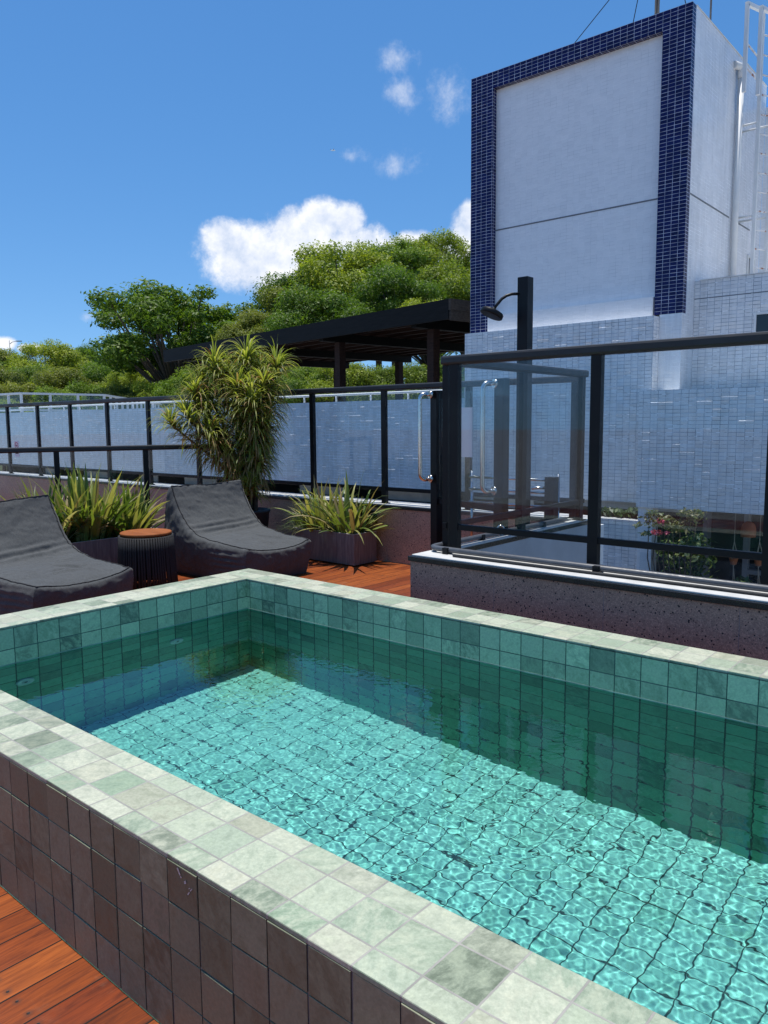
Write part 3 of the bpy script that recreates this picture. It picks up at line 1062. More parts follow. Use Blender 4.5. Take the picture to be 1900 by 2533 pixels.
# steel guard rail behind the gate
gr = thing('guard_rail', 'three thin steel bars behind the gate, low in front of the far wall', 'guard rail', (0.1, 2.55, 0))
for zz in (0.64, 0.75, 0.85):
    mb = MB()
    mb.tube([(-0.20, 2.56, zz), (0.62, 2.56, zz)], 0.011, 10)
    mb.build('bar', M_STEEL, gr)
for xx in (-0.19, 0.61):
    mb = MB()
    mb.tube([(xx, 2.585, 0.0), (xx, 2.585, 0.90)], 0.012, 10)
    mb.build('post', M_STEEL, gr)

# shower
sh = thing('outdoor_shower', 'tall black shower post with round shower head on a bent arm, behind the glass rail', 'shower', (0.56, 2.13, 0))
mb = MB()
SX, SY = 0.575, 2.115
mb.box((SX - 0.041, SY - 0.041, 0.0), (SX + 0.041, SY + 0.041, 2.318), bevel=0.003)
mb.build('post', M_BLACK, sh)
lv = (-rt * 1.0 - fw * 0.15)
lv.z = 0
lv.normalize()
s0 = Vector((SX, SY, 2.205)) + lv * 0.038
arm = [s0, s0 + lv * 0.06 + Vector((0, 0, -0.003)), s0 + lv * 0.10 + Vector((0, 0, -0.015)), s0 + lv * 0.135 + Vector((0, 0, -0.038)), s0 + lv * 0.175 + Vector((0, 0, -0.085)), s0 + lv * 0.19 + Vector((0, 0, -0.105))]
mb = MB()
mb.tube(arm, 0.0105, 12)
mb.build('arm', M_BLACK, sh)
ax = (lv * 0.42 + Vector((0, 0, -0.9))).normalized()
e0 = arm[-1]
hd = [(0.013, -0.006), (0.016, 0.008), (0.024, 0.014), (0.078, 0.020), (0.084, 0.026), (0.084, 0.052), (0.078, 0.057)]
mb = MB()
mb.tube([e0 + ax * z_ for r_, z_ in hd], [r_ for r_, z_ in hd], 26)
mb.build('shower_head', M_BLACK, sh)
ft = thing('foot_tap', 'short black post with a steel spout behind the shower, low by the corner', 'tap', (0.60, 2.47, 0))
mb = MB()
mb.box((0.575, 2.43, 0.0), (0.655, 2.51, 0.885), bevel=0.003)
mb.build('post', M_BLACK, ft)
mb = MB()
mb.tube([(0.578, 2.46, 0.80), (0.49, 2.44, 0.80), (0.475, 2.437, 0.797), (0.470, 2.435, 0.785)], 0.012, 10)
mb.build('spout', M_STEEL, ft)

# ================================================================ white tiled neighbour with the tower
nbg = thing('white_tiled_building', 'white mosaic apartment block across the gap with a tall tower framed in blue tiles', 'building', (-2.2, 8.1, -8.9))


def part(name, mat, boxes, parent=None, bevel=0.0):
    mb = MB()
    for a, b_ in boxes:
        mb.box(a, b_, bevel=bevel)
    return mb.build(name, mat, parent or nbg)


# tiles that stand a little proud of their neighbours; their upper edges catch the sun
def proud(mb, x0, x1, y, z0, z1, n, seed):
    rg = random.Random(seed)
    used_ = set()
    for _ in range(n):
        k = rg.choice((1, 1, 1, 2, 2, 3))
        ix = rg.randrange(int(math.ceil(x0 / 0.1)), int(x1 / 0.1) - k)
        iz = rg.randrange(int(math.ceil(z0 / 0.05)), int(z1 / 0.05) - 1)
        if any((ix + q, iz) in used_ for q in range(-1, k + 1)):
            continue
        used_.update((ix + q, iz) for q in range(k))
        xa, xb, za, zb_ = ix * 0.1 + 0.002, (ix + k) * 0.1 - 0.002, iz * 0.05 + 0.002, iz * 0.05 + 0.048
        p_ = 0.001 + 0.0042 * rg.random() ** 2
        cl = min(0.006, p_ * 1.4)
        f = [(xa, y - p_ * 0.35, za), (xb, y - p_ * 0.35, za), (xb, y - p_, zb_ - cl), (xa, y - p_, zb_ - cl), (xb, y + 0.002, zb_), (xa, y + 0.002, zb_), (xa, y + 0.002, za), (xb, y + 0.002, za)]
        vs = [mb.bm.verts.new(q) for q in f]
        for q in ((0, 1, 2, 3), (3, 2, 4, 5), (6, 7, 1, 0), (0, 3, 5, 6), (1, 7, 4, 2)):
            mb.bm.faces.new([vs[i] for i in q])


def tiled_wall(name, mat, a, b_, args):
    mb = MB()
    mb.box(a, b_)
    proud(mb, *args)
    return mb.build(name, mat, nbg)


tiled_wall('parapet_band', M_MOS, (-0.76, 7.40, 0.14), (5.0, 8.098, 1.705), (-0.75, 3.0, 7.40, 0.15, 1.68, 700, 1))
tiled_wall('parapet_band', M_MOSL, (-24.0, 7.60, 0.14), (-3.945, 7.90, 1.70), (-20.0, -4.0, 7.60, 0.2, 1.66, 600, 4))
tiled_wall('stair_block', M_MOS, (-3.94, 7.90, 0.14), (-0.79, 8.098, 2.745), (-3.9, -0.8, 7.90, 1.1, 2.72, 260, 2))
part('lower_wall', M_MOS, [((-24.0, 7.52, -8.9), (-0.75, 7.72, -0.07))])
part('pillar', M_MOSF, [((-0.748, 7.45, -8.9), (-0.55, 7.65, 0.139))])
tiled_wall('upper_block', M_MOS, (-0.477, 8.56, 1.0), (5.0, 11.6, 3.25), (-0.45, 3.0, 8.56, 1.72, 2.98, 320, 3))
part('upper_block_edge', M_WHITE, [((-0.40, 8.545, 3.251), (5.0, 8.70, 3.262))])
part('rear_block', M_MOSS, [((-0.477, 11.601, 1.0), (5.0, 14.0, 6.45))])
part('tower_wall', M_MOSS, [((-3.97, 8.24, 0.0), (-0.48, 11.6, 6.77)), ])
T0 = 8.10
fr = part('blue_frame', M_BLUE, [((-3.972, T0, 2.70), (-3.558, 8.239, 6.772)), ((-0.868, T0, 2.775), (-0.478, 8.239, 6.772)), ((-3.558, T0, 6.526), (-0.868, 8.239, 6.772))])
part('tower_foot', M_MOSS, [((-0.79, T0 + 0.001, 1.0), (-0.478, 8.239, 2.774)), ])
part('white_panel', M_MOSF, [((-3.557, 8.20, 3.02), (-0.869, 8.238, 6.525))])
part('panel_sill', M_MOSF, [((-3.62, T0 - 0.02, 2.742), (-0.885, 8.199, 3.03))])
JZ = 4.365
part('joint_strip', M_JOINT, [((-3.556, 8.197, JZ), (-0.870, 8.2005, JZ + 0.022))])
part('joint_strip', M_JOINT, [((-0.4795, 8.25, JZ), (-0.476, 9.93, JZ + 0.022))])
part('joint_strip', M_JOINT, [((-0.4795, 10.14, JZ), (-0.476, 11.0, JZ + 0.022))])
part('joint_strip', M_JOINT, [((-0.474, 8.557, 3.00), (5.0, 8.561, 3.010))])
part('parapet_cap', M_WHITE, [((-3.98, 8.245, 6.773), (-0.47, 11.6, 6.785))])
# windows
w_ = part('window', M_WHITE, [((0.33, 8.535, 2.44), (0.36, 8.559, 2.74)), ((0.361, 8.535, 2.71), (0.93, 8.559, 2.74)), ((0.361, 8.535, 2.44), (0.93, 8.559, 2.47)), ((0.931, 8.535, 2.44), (0.96, 8.559, 2.74))])
part('pane', M_WGLASS, [((0.361, 8.55, 2.471), (0.93, 8.5585, 2.709))], w_)
w_ = part('window', M_WHITE, [((-0.479, 10.92, 3.2), (-0.455, 10.96, 3.98)), ((-0.479, 11.28, 3.2), (-0.455, 11.32, 3.98)), ((-0.479, 10.961, 3.94), (-0.455, 11.279, 3.98)), ((-0.479, 10.961, 3.52), (-0.455, 11.279, 3.56))])
part('pane', M_WGLASS, [((-0.4795, 10.961, 3.2), (-0.474, 11.279, 3.519)), ((-0.4795, 10.961, 3.561), (-0.474, 11.279, 3.939))], w_)
# veranda behind the plants
part('veranda_back_wall', M_DARK, [((-24.0, 9.1, -2.6), (5.0, 9.3, 0.139))])
part('veranda_floor', M_CONC, [((-0.549, 7.0, -2.7), (5.0, 9.099, -2.55))])
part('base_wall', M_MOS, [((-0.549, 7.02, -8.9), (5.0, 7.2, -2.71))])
M_DOORF = simple('grey_door_frame', (0.20, 0.21, 0.23), 0.5)
df = part('glass_door', M_DOORF, [((0.22, 8.9, -2.549), (0.29, 9.099, 0.13)), ((1.6, 8.9, -2.549), (1.67, 9.099, 0.13)), ((0.291, 8.9, -0.9), (1.599, 9.0, -0.84)), ((-0.35, 8.9, -2.549), (-0.29, 9.099, 0.13))])
part('pane', M_WGLASS, [((0.291, 9.0, -2.549), (1.599, 9.05, 0.12))], df)
for xa, xb in ((-18.6, -17.9), (-16.4, -15.2), (-13.6, -12.9), (-11.8, -10.6), (-9.7, -9.1), (-7.9, -6.6), (-5.6, -4.4), (-3.2, -2.6)):
    part('blind', M_BEIGE, [((xa, 7.85, -0.069), (xb, 7.88, 0.139))])

# balcony glass of the veranda
mb = MB()
mb.box((-0.54, 7.04, -1.45), (4.9, 7.05, -0.42))
mb.build('balcony_glass', M_GLASS, nbg)

# tower drain pipe, ladder, aerials
dp = thing('drain_pipe', 'white plastic drain pipe on the side wall of the tower', 'pipe', (-0.42, 10.03, 3.2))
mb = MB()
mb.tube([(-0.415, 10.03, 3.2), (-0.415, 10.03, 6.42)], 0.045, 16)
mb.build('pipe', M_WHITE, dp)
mb = MB()
mb.tube([(-0.415, 10.03, 6.40), (-0.415, 10.03, 6.50), (-0.418, 10.02, 6.535), (-0.43, 9.99, 6.555), (-0.45, 9.95, 6.56), (-0.478, 9.88, 6.56)], [0.055, 0.055, 0.054, 0.054, 0.054, 0.054], 16)
mb.build('elbow', M_WHITE, dp)


def rusty():
    m, b, p, o = new_mat('rusty_white_paint')
    n = b.smooth(b.noise(b.obj(), 7, 5, 0.7), 0.52, 0.62)
    b.put(p.inputs['Base Color'], b.mix(n, (0.70, 0.70, 0.70), (0.30, 0.11, 0.06)))
    p.inputs['Roughness'].default_value = 0.55
    return m


M_RUST = rusty()
ld = thing('roof_ladder', 'white rusty steel ladder with hoop handrails on the side of the tower', 'ladder', (-0.2, 10.0, 3.2))
LXX = -0.16
for (ya, yb, x_, ztop) in ((9.40, 10.16, LXX - 0.02, 7.12), (9.64, 10.42, LXX + 0.10, 7.12)):
    mb = MB()
    mb.bar((x_, ya, 5.95), (x_, ya, ztop), 0.05, 0.05)
    mb.bar((x_, yb, 3.2), (x_, yb, ztop + 0.2), 0.05, 0.05)
    mb.bar((x_, ya - 0.026, ztop + 0.005), (x_, yb + 0.026, ztop + 0.2), 0.05, 0.05)
    mb.build('stringer', M_WHITE, ld)
z = 3.35
k = 0
while z < 7.2:
    mb = MB()
    mb.tube([(LXX - 0.02, 10.16, z), (LXX + 0.10, 10.42, z)], 0.013, 8)
    mb.build('rung', M_RUST, ld)
    z += 0.28
for zz in (6.30, 6.62):
    mb = MB()
    mb.tube([(LXX - 0.02, 9.42, zz), (LXX - 0.02, 10.14, zz)], 0.013, 8)
    mb.build('rung', M_RUST, ld)
for zz in (4.4, 5.75):
    mb = MB()
    mb.tube([(-0.479, 10.16, zz), (LXX - 0.02, 10.16, zz)], 0.016, 8)
    mb.build('bracket', M_WHITE, ld)
    mb = MB()
    mb.tube([(-0.479, 10.42, zz), (LXX + 0.10, 10.42, zz)], 0.016, 8)
    mb.build('bracket', M_WHITE, ld)

am = thing('aerial_mast', 'grey steel aerial mast with guy wires rising from the tower roof', 'mast', (-1.25, 8.9, 6.785))
mb = MB()
mb.tube([(-1.28, 8.9, 6.785), (-1.28, 8.9, 11.0)], 0.035, 12)
mb.build('mast', M_GREYPIPE, am)
for q in ((-2.4, 8.32, 6.785), (-1.50, 8.5, 6.785), (-0.7, 8.6, 6.785), (-1.1, 8.45, 6.785)):
    mb = MB()
    mb.tube([q, (-1.28, 8.9, 8.9 if q[0] > -2 else 8.2)], 0.006, 6)
    mb.build('guy_wire', M_BLACK, am)
lr = thing('lightning_rod', 'thin grey rod standing on the side edge of the tower roof', 'rod', (-0.55, 8.95, 6.785))
mb = MB()
mb.tube([(-0.55, 9.0, 6.785), (-0.55, 9.0, 9.2)], 0.014, 8)
mb.build('rod', M_GREYPIPE, lr)
mb = MB()
mb.box((-0.60, 8.95, 6.785), (-0.50, 9.05, 6.80))
mb.build('foot', M_GREYPIPE, lr)

# white roof fence of the neighbour, far left
wf = thing('white_fence', 'white framed glass fence on the roof beyond the far wall, at the left', 'fence', (-19.8, 7.9, 1.7))
pts = [(-19.85, 7.85), (-19.63, 10.4), (-28.9, 18.65)]
pts = [(-21.3, 7.75), (-19.85, 7.85), (-19.63, 10.4), (-24.5, 14.8), (-28.9, 18.65)]
for (a, b_) in zip(pts[:-1], pts[1:]):
    mb = MB()
    mb.bar((a[0], a[1], 2.27), (b_[0], b_[1], 2.27), 0.07, 0.06)
    mb.build('top_rail', M_WHITE, wf)
    mb = MB()
    mb.bar((a[0], a[1], 1.78), (b_[0], b_[1], 1.78), 0.04, 0.05)
    mb.build('bottom_rail', M_WHITE, wf)
    n = max(1, int(round(math.hypot(b_[0] - a[0], b_[1] - a[1]) / 0.95)))
    for i in range(n):
        t_ = i / n
        x_, y_ = a[0] + (b_[0] - a[0]) * t_, a[1] + (b_[1] - a[1]) * t_
        mb = MB()
        mb.box((x_ - 0.03, y_ - 0.03, 1.70), (x_ + 0.03, y_ + 0.03, 2.24))
        mb.build('post', M_WHITE, wf)
    mb = MB()
    mb.bar((a[0], a[1], 2.02), (b_[0], b_[1], 2.02), 0.01, 0.42)
    mb.build('glass_pane', M_GLASS, wf)
mb = MB()
mb.box((-30, 7.9, 0.2), (-3.975, 24, 0.9))
mb.build('roof_slab', M_CONC, nbg)
wr = thing('pipe_handrail', 'thin white pipe rail along the top of the long far wall', 'handrail', (-20, 7.7, 1.7))
mb = MB()
mb.tube([(-19.7, 7.7, 1.83), (-4.1, 7.7, 1.83)], 0.022, 8)
mb.build('rail', M_WHITE, wr)
x_ = -19.6
while x_ < -4.2:
    mb = MB()
    mb.tube([(x_, 7.7, 1.70), (x_, 7.7, 1.82)], 0.018, 8)
    mb.build('post', M_WHITE, wr)
    x_ += 0.86

# pergola with a dark plank roof
def darkwood(name, lo, hi):
    m, b, p, o = new_mat(name)
    c = b.obj()
    n = b.noise(b.vm('MULTIPLY', c, (1.0, 6.0, 12.0)), 3.0, 7, 0.65, 0.5)
    b.put(p.inputs['Base Color'], b.ramp(n, ((0.3, lo), (0.72, hi))))
    p.inputs['Roughness'].default_value = 0.65
    p.inputs['Specular IOR Level'].default_value = 0.15
    b.put(p.inputs['Normal'], b.bump(n, 0.4, 0.006))
    return m


M_PWOOD = darkwood('black_stained_wood', (0.003, 0.003, 0.003), (0.011, 0.0105, 0.010))
M_PEND = darkwood('weathered_end_board', (0.03, 0.024, 0.02), (0.10, 0.078, 0.062))
M_PRED = darkwood('dark_red_wood', (0.018, 0.009, 0.007), (0.05, 0.024, 0.018))
pg = thing('pergola', 'dark timber pergola with a flat plank roof beyond the far railing', 'pergola', (-10, 9, 0.9))
A, B = Vector((-15.48, 9.88, 0)), Vector((-4.33, 8.04, 0))
pd = (B - A).normalized()
pn = Vector((-pd.y, pd.x, 0))
pang = math.atan2(pd.y, pd.x)
PL, PW = (B - A).length, 5.6
ZT, ZF = 3.375, 3.02


def P(u, v, z):
    q = A + pd * u + pn * v
    return (q.x, q.y, z)


def pbox(u0, v0, z0, u1, v1, z1, mb):
    vs = [mb.bm.verts.new(P(*q)) for q in ((u0, v0, z0), (u1, v0, z0), (u1, v1, z0), (u0, v1, z0), (u0, v0, z1), (u1, v0, z1), (u1, v1, z1), (u0, v1, z1))]
    for q in ((3, 2, 1, 0), (4, 5, 6, 7), (0, 1, 5, 4), (1, 2, 6, 5), (2, 3, 7, 6), (3, 0, 4, 7)):
        mb.bm.faces.new([vs[i] for i in q])


mb = MB()
pbox(0, 0.05, 3.30, PL - 0.05, PW, 3.345, mb)
mb.build('roof', M_PWOOD, pg)
mb = MB()
pbox(0, 0, ZF + 0.02, PL - 0.05, 0.045, ZT, mb)
mb.build('front_fascia', M_PWOOD, pg)
mb = MB()
pbox(PL - 0.048, 0, ZF + 0.17, PL, PW, ZT, mb)
pbox(PL - 0.040, 0.01, ZF + 0.0, PL - 0.01, PW, ZF + 0.168, mb)
mb.build('end_fascia', M_PEND, pg)
mb = MB()
pbox(0, 0.046, ZF + 0.1, 0.045, PW, ZT - 0.01, mb)
mb.build('end_fascia', M_PWOOD, pg)
for i in range(11):
    v = 0.42 + i * 0.5
    mb = MB()
    pbox(0.05, v, 3.18, PL - 0.06, v + 0.06, 3.298, mb)
    mb.build('rafter', M_PRED, pg)
for u in (1.2, 4.1, 7.35, 10.2):
    mb = MB()
    pbox(u, 0.10, 3.0, u + 0.14, PW - 0.1, 3.178, mb)
    mb.build('cross_beam', M_PWOOD, pg)
for u, v in ((1.2, 0.5), (7.35, 0.5), (10.2, 0.5), (1.2, 5.0), (7.35, 5.0), (10.2, 5.0), (4.1, 5.0)):
    mb = MB()
    pbox(u - 0.01, v, 0.9, u + 0.16, v + 0.16, 2.999, mb)
    mb.build('post', M_PRED, pg)
# ================================================================ furniture, planters and plants of the terrace
from mathutils import noise as mnoise


def at_depth(x, y, d):
    v = fw + r2 * ((x - 950) / 1915.8) + u2 * ((1266.5 - y) / 1915.8)
    return CAM + v * d


def fabric(name, lo, hi):
    m, b, p, o = new_mat(name)
    c = b.obj()
    w1 = b.noise(b.vm('MULTIPLY', c, (90.0, 520.0, 300.0)), 1.0, 3, 0.6)
    w2 = b.noise(b.vm('MULTIPLY', c, (420.0, 80.0, 300.0)), 1.0, 3, 0.6)
    w = b.m('ADD', b.m('MULTIPLY', w1, 0.6), b.m('MULTIPLY', w2, 0.4))
    big = b.noise(c, 2.2, 5, 0.6)
    dustn = b.smooth(b.noise(c, 6.0, 6, 0.7), 0.5, 0.75, 0.0, 0.18)
    col = b.ramp(w, ((0.35, lo), (0.65, hi)))
    col = b.mix(1.0, col, b.ramp(big, ((0.3, (0.9, 0.9, 0.9)), (0.7, (1.08, 1.08, 1.08)))), 'MULTIPLY')
    col = b.mix(dustn, col, (0.11, 0.105, 0.10))
    slub = b.noise(b.vm('MULTIPLY', c, (22.0, 150.0, 90.0)), 1.0, 5, 0.75)
    col = b.mix(1.0, col, b.ramp(slub, ((0.3, (0.80, 0.80, 0.80)), (0.7, (1.2, 1.2, 1.2)))), 'MULTIPLY')
    b.put(p.inputs['Base Color'], col)
    p.inputs['Roughness'].default_value = 0.92
    p.inputs['Specular IOR Level'].default_value = 0.2
    p.inputs['Sheen Weight'].default_value = 0.12
    b.put(p.inputs['Normal'], b.bump(w, 0.35, 0.0015))
    return m


M_FAB = fabric('charcoal_woven_fabric', (0.045, 0.047, 0.0465), (0.095, 0.098, 0.097))
M_PIPING = simple('black_piping', (0.012, 0.012, 0.013), 0.8)
M_NAVY = fabric('navy_fabric', (0.012, 0.022, 0.045), (0.022, 0.038, 0.07))


def cr(pts, s):
    """Catmull-Rom through pts, s in 0..1"""
    n = len(pts) - 1
    t = min(max(s, 0), 1) * n
    i = min(int(t), n - 1)
    f = t - i
    g = lambda k: Vector(pts[min(max(k, 0), n)])
    a, b, c, d = g(i - 1), g(i), g(i + 1), g(i + 2)
    return 0.5 * ((2 * b) + (c - a) * f + (2 * a - 5 * b + 4 * c - d) * f * f + (3 * b - a - 3 * c + d) * f ** 3)


def bean_bag(label, loc, W, seed, fold):
    t = thing('bean_bag', label, 'bean bag', loc, 'bean bag loungers by the pool')
    rg = random.Random(seed)
    top = [(-0.955, 0, 0.775), (-0.895, 0, 0.640), (-0.80, 0, 0.495), (-0.665, 0, 0.385), (-0.47, 0, 0.335), (-0.24, 0, 0.312), (0.0, 0, 0.300)]
    bas = [(-1.10, 0, 0), (-0.93, 0, 0), (-0.78, 0, 0), (-0.62, 0, 0), (-0.43, 0, 0), (-0.24, 0, 0), (-0.035, 0, 0)]
    NS, NV, NT = 110, 80, 36

    def seam(s, side):
        q = cr(top, s)
        hw = W / 2 - 0.02 - 0.045 * s + 0.012 * math.sin(math.pi * s)
        q.y = side * hw
        return q

    def toppt(s, v):
        q = seam(s, 1)
        ends = abs(2 * s - 1) ** 3
        sag = -(0.014 + 0.030 * ends) * (1 - v * v)
        if 0.55 < s < 0.97:
            sag += 0.030 * math.sin(math.pi * (s - 0.55) / 0.42) * (1 - v ** 4)
        y = q.y * v
        a = cr(top, min(1, s + 0.01)) - cr(top, max(0, s - 0.01))
        nrm = Vector((-a.z, 0, a.x)).normalized()
        if nrm.z < 0:
            nrm = -nrm
        p = Vector((q.x, y, q.z)) + nrm * sag
        # crease folds between seat and back, running across
        d = s - 0.46
        p += nrm * 0.011 * math.exp(-(d / 0.06) ** 2) * math.sin(d * 95 + 2.4 * v + seed) * (1 - 0.6 * v * v)
        # slanting folds on the seat
        for (s0, v0, ang, ln, amp) in fold:
            ds, dv = (s - s0) * 1.15, (v - v0) * W * 0.5
            u_ = ds * math.cos(ang) + dv * math.sin(ang)
            w_ = -ds * math.sin(ang) + dv * math.cos(ang) + 0.6 * u_ * u_
            p += nrm * amp * math.exp(-(u_ / ln) ** 2) * (math.exp(-(w_ / 0.012) ** 2) - 1.1 * math.exp(-((w_ - 0.022) / 0.014) ** 2))
        return p

    bm = bmesh.new()

    def grid(fn, na, nb):
        vs = [[bm.verts.new(fn(i / na, j / nb)) for j in range(nb + 1)] for i in range(na + 1)]
        for i in range(na):
            for j in range(nb):
                bm.faces.new((vs[i][j], vs[i + 1][j], vs[i + 1][j + 1], vs[i][j + 1]))

    grid(lambda a, b: toppt(a, 2 * b - 1), NS, NV)

    def sidept(s, tt, side):
        q = toppt(s, side)
        bq = cr(bas, s)
        bq.y = side * (W / 2 - 0.02 - 0.045 * s)
        p = q.lerp(bq, tt)
        bul = math.sin(math.pi * tt ** 0.60) ** 0.65
        h = q.z
        p.y += side * (0.035 + 0.035 * h) * bul * (math.sin(math.pi * (0.08 + 0.84 * s)) ** 0.4)
        # gathers under the seat corners
        gz = math.exp(-((s - 0.83) / 0.12) ** 2) * math.exp(-((tt - 0.4) / 0.28) ** 2)
        p.y += side * 0.006 * gz * math.sin(tt * 42 + s * 10 + seed)
        p.x += (0.018 * bul * s ** 6) - 0.03 * bul * (1 - s) ** 6
        return p

    for side in (-1, 1):
        grid(lambda a, b, sd=side: sidept(a, b, sd), NS, NT)

    def endpt(v, tt, s):
        vv = 2 * v - 1
        q = toppt(s, vv)
        bq = cr(bas, s)
        bq.y = vv * (W / 2 - 0.02 - 0.045 * s)
        p = q.lerp(bq, tt)
        bul = math.sin(math.pi * tt ** 0.60) ** 0.65
        e = (1 - abs(vv) ** 5)
        out = 1 if s == 1 else -1
        base = 0.018 if s == 1 else 0.03
        side = math.sin(math.pi * (0.08 + 0.84 * s)) ** 0.4
        p.x += out * bul * (base + 0.022 * e)
        p.y += (1 if vv > 0 else -1) * abs(vv) ** 5 * (0.035 + 0.035 * q.z) * bul * side
        p.x += out * 0.004 * bul * math.sin(vv * 17 + seed) * e
        return p

    grid(lambda a, b: endpt(a, b, 1), NV, NT)
    grid(lambda a, b: endpt(a, b, 0), NV, NT)
    bmesh.ops.remove_doubles(bm, verts=bm.verts, dist=0.0003)
    bmesh.ops.recalc_face_normals(bm, faces=bm.faces)
    bm.normal_update()
    for v in bm.verts:
        if v.co.z < 0.004:
            continue
        c = v.co
        n1 = mnoise.fractal(Vector((c.x * 3.0, c.y * 3.0, c.z * 3 + seed)), 0.8, 2.0, 4)
        n2 = mnoise.fractal(Vector((c.x * 14.0, c.y * 5.0, c.z * 12 + seed)), 0.8, 2.0, 3)
        n3 = mnoise.fractal(Vector((c.x * 6.0 + c.y * 5.0, c.y * 9.0 - c.x * 4.0, c.z * 7 + seed * 3)), 0.7, 2.0, 3)
        ridge = (1 - abs(n3) * 3.0) if abs(n3) < 0.33 else 0.0
        v.co = c + v.normal * (0.012 * n1 + 0.0034 * n2 + 0.0034 * ridge ** 2) * min(1, c.z / 0.08)
    for f in bm.faces:
        f.smooth = True
    me = bpy.data.meshes.new('body')
    bm.to_mesh(me)
    bm.free()
    body = link('body', me, M_FAB, t)
    from mathutils.bvhtree import BVHTree
    bv = BVHTree.FromPolygons([v.co.copy() for v in me.vertices], [tuple(p_.vertices) for p_ in me.polygons])

    def snap(p):
        h = bv.find_nearest(p)
        return h[0] + h[1] * 0.0015 if h[0] is not None else p

    for side in (-1, 1):
        mb = MB()
        mb.tube([snap(seam(i / 80, side)) for i in range(81)], 0.0045, 6)
        s_ = mb.build('seam_piping', M_PIPING, None)
        s_.parent = t
    for s in (0, 1):
        mb = MB()
        mb.tube([snap(toppt(s, -1 + 2 * i / 50)) for i in range(51)], 0.0045, 6)
        s_ = mb.build('seam_piping', M_PIPING, None)
        s_.parent = t
    return t


b1 = bean_bag('charcoal bean bag lounger right of the round table, in front of the tall plant', (-1.375, 1.475, 0), 0.80, 1.3,
              [(0.80, 0.35, 0.9, 0.10, 0.018), (0.86, 0.60, 1.1, 0.07, 0.014), (0.72, 0.1, 1.4, 0.12, 0.008), (0.9, 0.0, 0.5, 0.06, 0.01)])
b2 = bean_bag('charcoal bean bag lounger left of the round table, cut off by the left edge', (-1.365, -0.255, 0), 0.86, 4.1,
              [(0.80, 0.30, 0.8, 0.12, 0.019), (0.84, 0.05, 1.5, 0.12, 0.014), (0.70, 0.5, 1.2, 0.10, 0.008)])

b2.rotation_euler = (0, 0, R(8.5))
# navy lounge cushion farther off on the left
nv = thing('lounge_cushion', 'dark navy lounge cushion seen behind the left bean bag, at the left edge', 'cushion', (-4.9, -0.2, 0.0))
mb = MB()
mb.box((-5.35, -1.3, 0.0), (-4.95, 0.42, 0.32), bevel=0.05, seg=4)
mb.build('seat', M_NAVY, nv, smooth=True)
mb = MB()
mb.box((-5.20, -1.25, 0.322), (-4.97, 0.36, 0.50), bevel=0.07, seg=4)
mb.build('back_cushion', M_NAVY, nv, smooth=True)

# round side table
M_TOPW = darkwood('orange_teak', (0.19, 0.055, 0.015), (0.33, 0.11, 0.034))
M_ROPE = simple('black_rope', (0.010, 0.010, 0.011), 0.75, var=0.3, scale=90, bump=0.4, bscale=300)
tb = thing('side_table', 'round side table with a wooden top and black rope sides between the bean bags', 'table', (-2.0, 0.615, 0))
TX, TY = -2.0, 0.615
mb = MB()
mb.lathe((TX, TY, 0), [(0.185, 0.428), (0.198, 0.430), (0.201, 0.436), (0.201, 0.447), (0.197, 0.452), (0.19, 0.453)], 48)
mb.build('table_top', M_TOPW, tb)
for r_, z_ in ((0.203, 0.412), (0.226, 0.018)):
    mb = MB()
    mb.tube([(TX + r_ * math.cos(i * math.pi / 24), TY + r_ * math.sin(i * math.pi / 24), z_) for i in range(49)], 0.011, 8, cap=False)
    mb.build('ring', M_BLACK, tb)
mb = MB()
for i in range(66):
    a = 2 * math.pi * i / 66
    tw = random.uniform(-0.012, 0.012)
    mb.tube([(TX + r_ * math.cos(a + tw * k), TY + r_ * math.sin(a + tw * k), z_) for k, (r_, z_) in enumerate(((0.206, 0.425), (0.211, 0.32), (0.221, 0.14), (0.230, 0.012)))], 0.0098, 6)
mb.build('rope_sides', M_ROPE, tb)
mb = MB()
for k in range(4):
    a = math.pi / 4 + k * math.pi / 2
    mb.tube([(TX + 0.19 * math.cos(a), TY + 0.19 * math.sin(a), 0.426), (TX + 0.212 * math.cos(a), TY + 0.212 * math.sin(a), 0.02)], 0.009, 8)
mb.build('leg_frame', M_BLACK, tb)


# ------------------------------------------------------------------ planters
def plank_mat():
    m, b, p, o = new_mat('weathered_grey_brown_box')
    uv = b.uv()
    n = b.noise(b.vm('MULTIPLY', uv, (14.0, 1.6, 1.0)), 3.0, 7, 0.7, 0.6)
    n2 = b.noise(uv, 4.0, 5, 0.65)
    col = b.ramp(n, ((0.28, (0.10, 0.082, 0.075)), (0.55, (0.19, 0.155, 0.14)), (0.78, (0.29, 0.25, 0.225))))
    col = b.mix(b.smooth(n2, 0.5, 0.75, 0.0, 0.45), col, (0.14, 0.075, 0.055))
    b.put(p.inputs['Base Color'], col)
    p.inputs['Roughness'].default_value = 0.75
    b.put(p.inputs['Normal'], b.bump(n, 0.35, 0.003))
    return m


M_BOX = plank_mat()
M_RIM = simple('bleached_rim', (0.30, 0.27, 0.24), 0.8, var=0.3, scale=20)
M_SOIL = simple('dark_soil', (0.035, 0.026, 0.018), 0.95, var=0.4, scale=40, bump=0.6, bscale=90)


